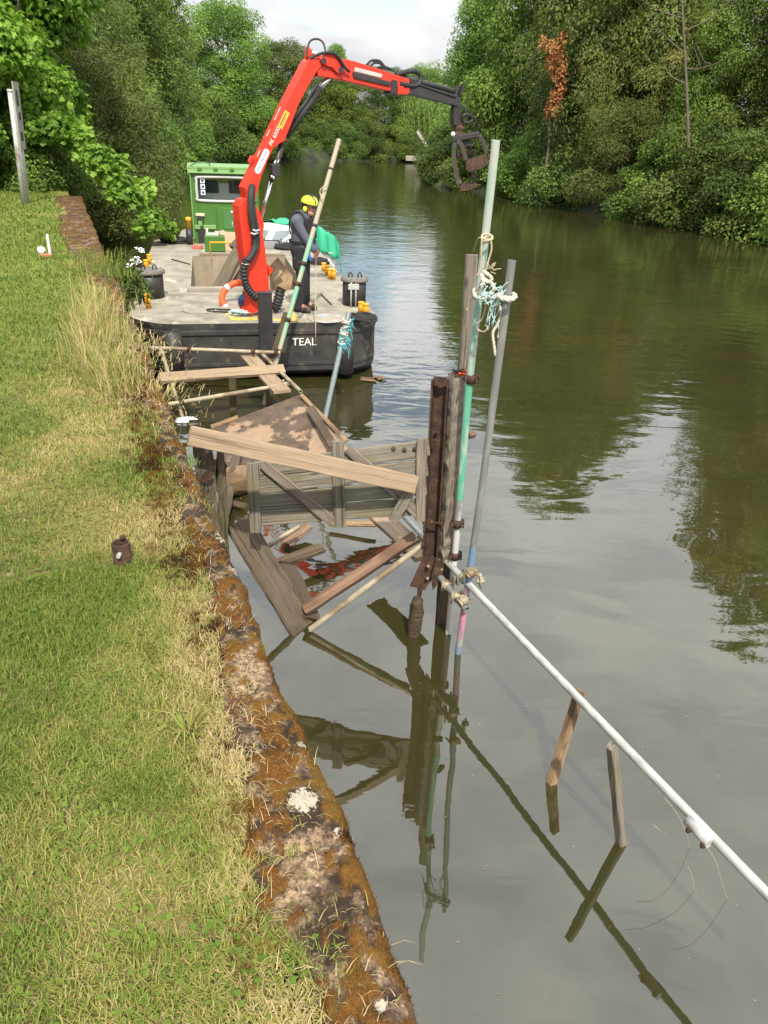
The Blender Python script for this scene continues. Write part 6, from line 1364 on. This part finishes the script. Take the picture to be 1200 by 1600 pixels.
# ================================================================== SMALL BOAT BEHIND
def cruiser():
    W0 = on(513, 430, 0); hd = V((-.66, -.75, 0)).normalized(); st = V((-hd.y, hd.x, 0))      # bow towards the barge, st = its port (our right hand side is starboard)
    stn = W0+V((-.35, .3, 0)); Lb = 3.3; Bm = .78
    T = thing('cabin_boat', 'small white cabin boat with grey windows moored behind the barge', 'boat', Matrix.Translation(stn))
    def q(f, s, z): return stn+hd*f+st*s+V((0, 0, z))
    mb = MB(); sec = []
    for u in np.linspace(0, 1, 9):
        w = Bm*(1-max(0, (u-.45)/.55)**2.2*.98); zs = .62+.22*u**2; f = u*Lb
        sec.append([q(f*.93, -w*.55, -.15), q(f*.97, -w*.9, .18), q(f, -w, zs), q(f, -w*.93, zs+.03), q(f, w*.93, zs+.03), q(f, w, zs), q(f*.97, w*.9, .18), q(f*.93, w*.55, -.15)])
    vs = [p for s_ in sec for p in s_]; fs = [[i*8+k, i*8+(k+1) % 8, (i+1)*8+(k+1) % 8, (i+1)*8+k] for i in range(8) for k in range(8)]+[list(range(8)), [64+k for k in range(8)]]
    mb.add(vs, fs, False); hull = put('hull', mb, M_['white'], T)
    mb = MB(); 
    for s_ in (-1, 1): mb.tube(catmull([q(u*Lb, s_*Bm*1.01*(1-max(0, (u-.45)/.55)**2.2*.98), .62+.22*u**2) for u in np.linspace(0, 1, 9)], 3), .025, 6)
    put('rub_rail', mb, M_['lightgrey'], hull)
    z0 = .66; A = [(2.35, .45), (.75, .62), (.75, -.62), (2.35, -.45)]; B = [(1.75, .36), (.85, .5), (.85, -.5), (1.75, -.36)]
    mb = MB(); lo = [q(f, s, z0+.0) for f, s in A]; hi = [q(f, s, 1.32) for f, s in B]; mb.hull(lo+hi); cab = put('cabin', mb, M_['white'], T)
    def pane(name, i0, i1, a, b, c, d):
        P = [lo[i0].lerp(lo[i1], a).lerp(hi[i0].lerp(hi[i1], a), c), lo[i0].lerp(lo[i1], b).lerp(hi[i0].lerp(hi[i1], b), c), lo[i0].lerp(lo[i1], b).lerp(hi[i0].lerp(hi[i1], b), d), lo[i0].lerp(lo[i1], a).lerp(hi[i0].lerp(hi[i1], a), d)]
        n = (P[1]-P[0]).cross(P[3]-P[0]).normalized(); cc = sum(P, V())/4; n = n if (cc-q(1.3, 0, 1)).dot(n) > 0 else -n
        mb = MB(); mb.slab([p+n*.012 for p in P], n, .02); put(name, mb, paint('pale tinted pane', (.22, .26, .3), rough=.12, dirt=.1), cab)
    pane('window', 3, 0, .12, .46, .3, .85); pane('window', 3, 0, .54, .88, .3, .85); pane('window', 0, 1, .1, .5, .35, .85); pane('window', 0, 1, .56, .92, .35, .85); pane('window', 2, 3, .1, .45, .35, .85); pane('window', 2, 3, .52, .92, .35, .85)
    mb = MB(); mb.hull([q(2.3, .35, z0), q(2.3, -.35, z0), q(3.0, .1, .82), q(3.0, -.1, .82), q(2.0, .3, z0+.16), q(2.0, -.3, z0+.16), q(2.7, 0, .92)]); put('foredeck', mb, M_['white'], T)
    mb = MB(); mb.tube(catmull([q(2.2, -.5, .78), q(2.3, -.45, 1.05), q(3.0, -.12, 1.15), q(3.0, .12, 1.15), q(2.3, .45, 1.05), q(2.2, .5, .78)], 4), .012, 6); put('bow_rail', mb, M_['chrome'], T)
    # green tarpaulin draped over the roof and the cockpit
    n1, n2 = 34, 26; vs = []; r = random.Random(4)
    for i in range(n1):
        f = 1.3-1.6*i/(n1-1)
        for k in range(n2):
            s = -1.25+2.5*k/(n2-1); a = abs(s); base = 1.36 if f > .7 else 1.36-.32*(min(1, (.7-f)/.8))
            z = base - max(0, a-.45)*(.35 if a < .72 else 0) - max(0, a-.72)*1.15 - .09*.35*(a > .72); ss = math.copysign(min(a, .74+(a-.74)*.18 if a > .74 else a), s)
            if f < -.05: z -= (-.05-f)*1.5
            z += .035*math.sin(f*13+s*7)+.03*math.sin(s*17-f*5)+r.uniform(-.012, .012); vs.append(q(max(f, -.12), ss+.03*math.sin(f*19), max(z, .12)))
    fs = [[i*n2+k, i*n2+k+1, (i+1)*n2+k+1, (i+1)*n2+k] for i in range(n1-1) for k in range(n2-1)]
    mb = MB(); mb.add(vs, fs, True); o = put('tarpaulin', mb, M_['tarp'], None, stn); so_ = o.modifiers.new('solid', 'SOLIDIFY'); so_.thickness = .006; tag(o, 'crumpled green tarpaulin thrown over the small white cabin boat', 'tarpaulin')
cruiser()
# ================================================================== THINGS ON THE BARGE
def deckstuff():
    # lifebuoy leaning against the hose
    c = at(372, 464, on(380, 478, DZ).y+.05); M = frame(c, (1, .1, .25), V((.0, -.75, .75))); T = thing('lifebuoy', 'orange lifebuoy with white bands leaning against the crane foot', 'lifebuoy', M); mb = MB(); R_ = .27
    mb.tube([M @ V((R_*math.cos(a), R_*math.sin(a), 0)) for a in np.linspace(0, 6.283, 29)[:-1]], .052, 12, closed=True); put('ring', mb, M_['orange'], T)
    for k in range(4):
        a0 = .6+k*1.571; mb = MB(); mb.tube([M @ V((R_*math.cos(a), R_*math.sin(a), 0)) for a in np.linspace(a0-.12, a0+.12, 5)], .055, 12); put('white_band', mb, M_['whitepart'], T)
    c = on(386, 486, DZ)+V((0, 0, .14)); T = thing('fender_ball', 'round navy blue fender ball beside the lifebuoy', 'fender', c); mb = MB(); mb.ell(c, .14, .14, .14, n=20, m=14); put('ball', mb, M_['bluefender'], T); mb = MB(); mb.tube([c+V((-.02, -.02, .12)), c+V((-.03, -.03, .18))], .03, 8); put('eyelet', mb, M_['bluefender'], T)
    # loose lines at the crane foot
    r = random.Random(21); mb = MB(); c = on(372, 492, DZ)
    P = [c+V((.22*math.cos(k*1.9)*r.uniform(.4, 1.2), .12*math.sin(k*1.3)*r.uniform(.4, 1.2), .02+.02*(k % 3))) for k in range(16)]; rope(mb, P, .014); tag(put('rope_heap', mb, M_['rope_blue'], None, c), 'heap of pale blue rope by the crane foot', 'rope')
    mb = MB(); P = [c+V((.12, -.06, .02)), c+V((.2, .1, .12)), c+V((.34, .16, .22))]; mb.tube(catmull(P, 5), .022, 8); tag(put('white_hose', mb, M_['whitepart'], None, c), 'short white hose lying across the rope heap by the crane foot', 'hose')
    mb = MB(); d = on(345, 487, DZ); P = [d+V((.22*math.cos(a), .10*math.sin(a), .018+.004*math.sin(3*a))) for a in np.linspace(0, 6.283, 14)]; mb.tube(catmull(P, 4), .012, 6); tag(put('black_cable', mb, M_['rope_black'], None, d), 'loop of thin black cable on the deck left of the rope heap', 'cable')
    mb = MB()
    for k in range(9): 
        p = c+V((r.uniform(-.1, .45), r.uniform(-.16, .0), .03)); mb.tube(catmull([p, p+V((r.uniform(-.1, .1), r.uniform(-.06, .06), .03)), p+V((r.uniform(-.16, .16), r.uniform(-.08, .08), 0))], 4), .01, 6)
    tag(put('cord_tangle', mb, paint('mixed cord', (.12, .11, .09), wear=(.4, .06, .04), wth=.55, rough=.9), None, c), 'tangle of dark and red cords under the crane column', 'cord')
    def coil(px, py, R_, n, rr, label, fl=.55):
        c = on(px, py, DZ); mb = MB(); q = random.Random(px)
        for k in range(n):
            R1 = R_*q.uniform(.7, 1.05); z = .025+.02*(k % 3)+q.uniform(0, .015); ox, oy = q.uniform(-.03, .03), q.uniform(-.03, .03); mb.tube(catmull([c+V((ox+R1*math.cos(a), oy+R1*fl*math.sin(a)*1.3, z+.02*math.sin(a*2+k))) for a in np.linspace(0, 6.283, 11)[:-1]], 3, True), rr, 7, closed=True)
        tag(put('rope_coil', mb, M_['rope_black'], None, c), label, 'rope coil')
    coil(275, 379, .34, 9, .035, 'big coil of black rope on the port stern corner of the deck'); coil(566, 501, .2, 8, .022, 'coil of black rope beside the yellow bollards on the starboard bow')
    coil(448, 389, .3, 7, .035, 'heap of black rope at the stern in front of the white cabin boat'); coil(497, 412, .22, 6, .03, 'black rope heap behind the man near the yellow bollards')
    P = on(424, 388, DZ); T = thing('grey_crate', 'grey metal crate beside the black rope heap near the white boat', 'crate', P); mb = MB(); mb.bx(P+V((0, .1, .085)), (.4, .3, .17), .01, rz=.2); put('case', mb, paint('grey crate metal', (.25, .26, .27), rough=.5), T)
    mb = MB()
    for s in (-.2, .2):
        for t in (-.16, .16): mb.bx(P+V((s*1.02, .1+t*1.02, .1)), (.03, .03, .2), .004, rz=.2)
    mb.tube([P+V((-.2, -.08, .19)), P+V((.2, -.02, .19))], .012, 6); put('frame', mb, M_['black_paint'], T)
    mb = MB(); a, b = on(502, 460, DZ+.012), on(518, 476, DZ+.012); mb.tube([a, b], .012, 6); tag(put('steel_rod', mb, M_['rust'], None, frame(a, b-a, (0, 0, 1))), 'thin steel rod lying on the deck right of the man', 'rod')
    mb = MB(); a, b = on(268, 405, DZ+.012), on(297, 413, DZ+.012); mb.tube([a, b], .014, 6); tag(put('steel_rod', mb, M_['rust'], None, frame(a, b-a, (0, 0, 1))), 'thin dark bar lying on the deck left of the hold', 'rod')
    # timber debris in the hold
    yh = on(360, 452, DZ).y
    def pl(name, pts, dep, t, mat, label, cat='timber'):
        P = [at(x, y, yh+d) for (x, y), d in zip(pts, dep)]; nv = (P[1]-P[0]).cross(P[-1]-P[0]).normalized(); nv = nv if nv.y < 0 else -nv
        mb = MB(); mb.slab(P, nv, t); M = frame(sum(P, V())/len(P), P[1]-P[0], nv); return tag(put(name, mb, M_[mat], None, M), label, cat)
    pl('old_gate_panel', [(328, 452), (366, 384), (377, 397), (346, 462)], [.3, 1.0, .8, .1], .07, 'old', 'old boarded gate panel standing tilted in the barge hold', 'gate panel')
    pl('broken_timber', [(357, 383), (373, 368), (378, 374), (366, 386)], [1.1, 1.2, 1.1, 1.0], .1, 'old', 'broken timber end resting on top of the tilted gate panel')
    pl('broken_timber', [(362, 440), (384, 404), (391, 410), (371, 450)], [.7, 1.0, .9, .5], .08, 'brown', 'dark timber in the hold between gate panel and crane column')
    pl('broken_timber', [(355, 462), (388, 438), (392, 446), (365, 470)], [.3, .5, .4, .2], .08, 'old', 'old timber lying low in the hold beside the crane column')
    pl('hold_sheet', [(421, 416), (434, 402), (447, 418), (458, 432), (452, 462), (440, 484), (424, 476)], [.4, .5, .4, .3, .1, -.1, .1], .03, 'tan', 'brown sheet standing in the hold right of the crane column', 'sheet')
    pl('broken_timber', [(424, 432), (438, 421), (441, 426), (428, 440)], [.1, .1, .05, .05], .05, 'fresh', 'splintered pale timber leaning on the brown sheet in the hold')
    pl('broken_timber', [(330, 470), (352, 425), (357, 428), (342, 474)], [.6, 1.2, 1.1, .5], .06, 'brown', 'dark plank leaning behind the gate panel in the hold')
deckstuff()
# ================================================================== SMALL THINGS ON THE QUAY AND THE WATER
def small():
    P = on(191, 868, QZ); T = thing('steel_socket', 'short rusty steel socket with a bolt, standing in the lawn', 'socket', P); mb = MB(); R_ = .038
    n = 24; vs = []
    for rr, z in ((R_, -.05), (R_, .062), (R_*.8, .062), (R_*.8, .02)):
        for k in range(n): vs.append(P+V((rr*math.cos(6.283*k/n), rr*math.sin(6.283*k/n), z)))
    mb.add(vs, [[i*n+k, i*n+(k+1) % n, (i+1)*n+(k+1) % n, (i+1)*n+k] for i in range(3) for k in range(n)]+[[3*n+k for k in range(n)]], False); put('tube', mb, M_['rust'], T)
    mb = MB(); mb.tube([P+V((.005, -.03, .03)), P+V((.006, -.06, .028))], .009, 10); put('bolt', mb, M_['galv'], T); mb = MB(); mb.lathe([(.012, 0), (.012, .015), (.006, .02)], Matrix.Translation(P+V((0, .03, .062))), 8); put('nut', mb, M_['rust'], T)
    # sign on two posts, seen edge on
    F1 = on(37, 318, QZ); F2 = at(42.5, 312, F1.y+.42); F2.z = QZ; T = thing('sign', 'grey sign board on two galvanised posts at the lawn edge, seen nearly edge on', 'sign', F1); tilt = V((.06, 0, 0))
    for f, hgt, q in ((F1, 2.32, 0), (F2, 2.25, 1)):
        mb = MB(); tp = at(15, 141, F1.y) if q == 0 else F2+(at(15, 141, F1.y)-F1)+V((0, 0, -.2)); mb.tube([f-V((0, 0, .1)), tp], .045, 12); po = put('post', mb, M_['galv'], T); mb = MB(); d = (tp-f).normalized(); mb.tube([tp-d*.03, tp+d*.02], .05, 12); put('cap', mb, M_['lightgrey'], po)
    up = (at(15, 141, F1.y)-F1).normalized(); a = F1+up*1.0; b = F1+up*2.2; sd = (F2-F1).normalized(); mb = MB(); nrm = sd.cross(V((0, 0, 1))).normalized(); o_ = nrm*.075; mb.slab([a+o_, a+sd*.56+o_, b+sd*.56+o_, b+o_], nrm, .025)
    bd = put('board', mb, paint('weathered sign back', (.3, .29, .25), rough=.7), T); 
    for (u, v, w, hh) in ((.15, .78, .2, .3), (.2, .5, .2, .14), (.18, .2, .24, .16)):
        mb = MB()
        c = (a.lerp(b, v))+sd*(.1+u)+o_; mb.box(frame(c+nrm*.002, sd, nrm), (w, hh, .006), .001); put('sign_print', mb, M_['black_paint'], bd)
    P = on(66, 391, QZ+.02); mb = MB(); Mx = Matrix.Translation(P) @ Matrix.Rotation(rad(70), 4, 'X') @ Matrix.Rotation(.4, 4, 'Z'); mb.lathe([(.034, -.05), (.045, .05), (.041, .045), (.032, -.04)], Mx, 16); tag(put('paper_cup', mb, M_['paper'], None, P), 'white cup lying on the lawn near the quay', 'cup')
    P = on(78, 395, QZ); mb = MB(); mb.bx(P+V((0, 0, .11)), (.025, .025, .25), .003); tag(put('marker_peg', mb, M_['paper'], None, P), 'thin white peg standing in the lawn beside the cup', 'peg')
    P = on(70, 397, QZ+.02); mb = MB(); mb.bx(P+V((.03, -.04, -.01)), (.16, .08, .04), .008, rz=.3); tag(put('brick', mb, M_['brick'], None, P), 'orange red brick in the grass by the white peg', 'brick')
    P = on(160, 412, QZ); 
    # white flowers
    T = thing('flowering_weed', 'weed with white flower heads at the quay edge beside the barge', 'weed', on(205, 420, 1.9)); r = random.Random(6); mb = MB(); fl = MB(); fo = on(178, 432, 1.8)
    for k, (px, py) in enumerate([(207, 408), (216, 389), (222, 392), (211, 411), (219, 409), (203, 415), (213, 403)]):
        t = at(px, py, fo.y+r.uniform(-.2, .3)); mb.tube(catmull([fo+V((r.uniform(-.1, .1), r.uniform(-.1, .1), -.1)), fo.lerp(t, .6)+V((0, 0, .06)), t], 4), .006, 5)
        for q in range(16): fl.ell(t+V((r.uniform(-.035, .035), r.uniform(-.035, .035), r.uniform(-.015, .02))), .010, .010, .006, n=6, m=4)
    put('stem', mb, LM['mid'], T); put('flower_head', fl, M_['paper'], T)
    bl = [(fo.x+r.uniform(-.35, .25), fo.y+r.uniform(-.5, .5), fo.z+r.uniform(-.2, .0), .17, .17, .14) for _ in range(12)]; vs, fs, tn = leaves(bl, 1500, .1, 33, aspect=.35); vs = vs-np.array(WM[T.name].translation); link('foliage', npmesh('foliage', vs, fs, [LM['dark']], False, face_attr={'tint': tn}), T)
    # floating rubbish
    P = on(286, 655, .02); mb = MB()
    for k in range(8): mb.ell(P+V((r.uniform(-.07, .09), r.uniform(-.07, .07), -.01)), r.uniform(.04, .07), r.uniform(.04, .06), r.uniform(.012, .026), n=12, m=8)
    for v in mb.v: v += V((r.gauss(0, .006), r.gauss(0, .006), r.gauss(0, .007)))
    mb.tube([P+V((.08, 0, .01)), P+V((.2, -.01, .012))], [.03, .006], 7); tag(put('plastic_bag', mb, M_['paper'], None, P), 'white plastic bag floating beside the quay wall', 'bag')
    for k, (px, py, s) in enumerate([(575, 593, .16), (590, 590, .12), (598, 592, .08)]):
        P = on(px, py, .015); mb = MB(); mb.hull([P+V((r.uniform(-1, 1)*s, r.uniform(-1, 1)*s*.8, r.uniform(-.01, .02))) for _ in range(12)]); tag(put('floating_bark', mb, M_['tan'], None, P), ['largest brown scrap of bark floating at the barge corner', 'middle scrap of bark floating at the barge corner', 'smallest scrap of bark floating off the barge corner'][k], 'bark', 'bark scraps at the barge corner')
    P = on(372, 765, .05); mb = MB(); mb.hull([P+V((r.uniform(-.16, .14), r.uniform(-.2, .25), r.uniform(-.06, .2))) for _ in range(30)])
    for v in mb.v: v += V((r.gauss(0, .012), r.gauss(0, .012), r.gauss(0, .012)))
    tag(put('rotten_board', mb, M_['tan'], None, P), 'crumbling pinkish lump of rotten board between the quay post and the gate', 'board')
    beam('plank', on(352, 805, .1), on(372, 700, .3), .09, .03, (.3, -.5, .8), 'brown', None, 'dark plank floating behind the rotten quay post', 'plank')
    beam('plank', on(385, 792, .05), on(360, 786, .05), .07, .04, (0, -.3, 1), 'stub', None, 'dark chunk of timber at the waterline under the rotten lump', 'plank')
    # specks of leaf and foam drifting on the pool: nobody could count them
    mb = MB()
    for k in range(260):
        if k < 150: p = on(r.uniform(260, 560), r.uniform(600, 900), .003)
        else: p = on(r.uniform(430, 1200), r.uniform(640, 1590), .003)
        x0 = Q0.x+QD.x/QD.y*p.y
        if p.x < x0+.05: continue
        s = r.uniform(.0015, .0045)*(1.8 if k < 150 else 1); a = r.uniform(0, 6.28); d = V((math.cos(a), math.sin(a), 0)); e = V((-d.y, d.x, 0)); mb.add([p-d*s*1.8, p+e*s*.7, p+d*s*1.8, p-e*s*.7], [[0, 1, 2, 3]], mi=k % 3)
    o = put('floating_debris', mb, [paint('pale foam fleck', (.42, .4, .33), rough=.9), paint('dead leaf fleck', (.3, .24, .1), rough=.9), paint('grey fleck', (.4, .4, .37), rough=.9)]); o['kind'] = 'stuff'; tag(o, 'small pale flecks and leaf scraps drifting on the calm water', 'debris')
    # reeds bowed over the water under the handrail
    for k, pts in enumerate([[(1038, 1246), (1060, 1275), (1075, 1310), (1077, 1330)], [(1020, 1288), (1050, 1315), (1078, 1360), (1086, 1400)], [(1100, 1318), (1118, 1345), (1130, 1385), (1138, 1410)]]):
        mb = MB(); P = [on(x, y, z) for (x, y), z in zip(pts, (.42, .34, .16, -.05))]; mb.tube(catmull(P, 5), .001, 5); tag(put('reed_stem', mb, M_['straw'], None, P[-1]), ['thin straw reed bending down under the handrail sleeve, middle one', 'thin straw reed bending to the water left of the handrail sleeve', 'thin straw reed bending to the water right of the handrail sleeve'][k], 'reed', 'straw reeds under the handrail tube')
small()
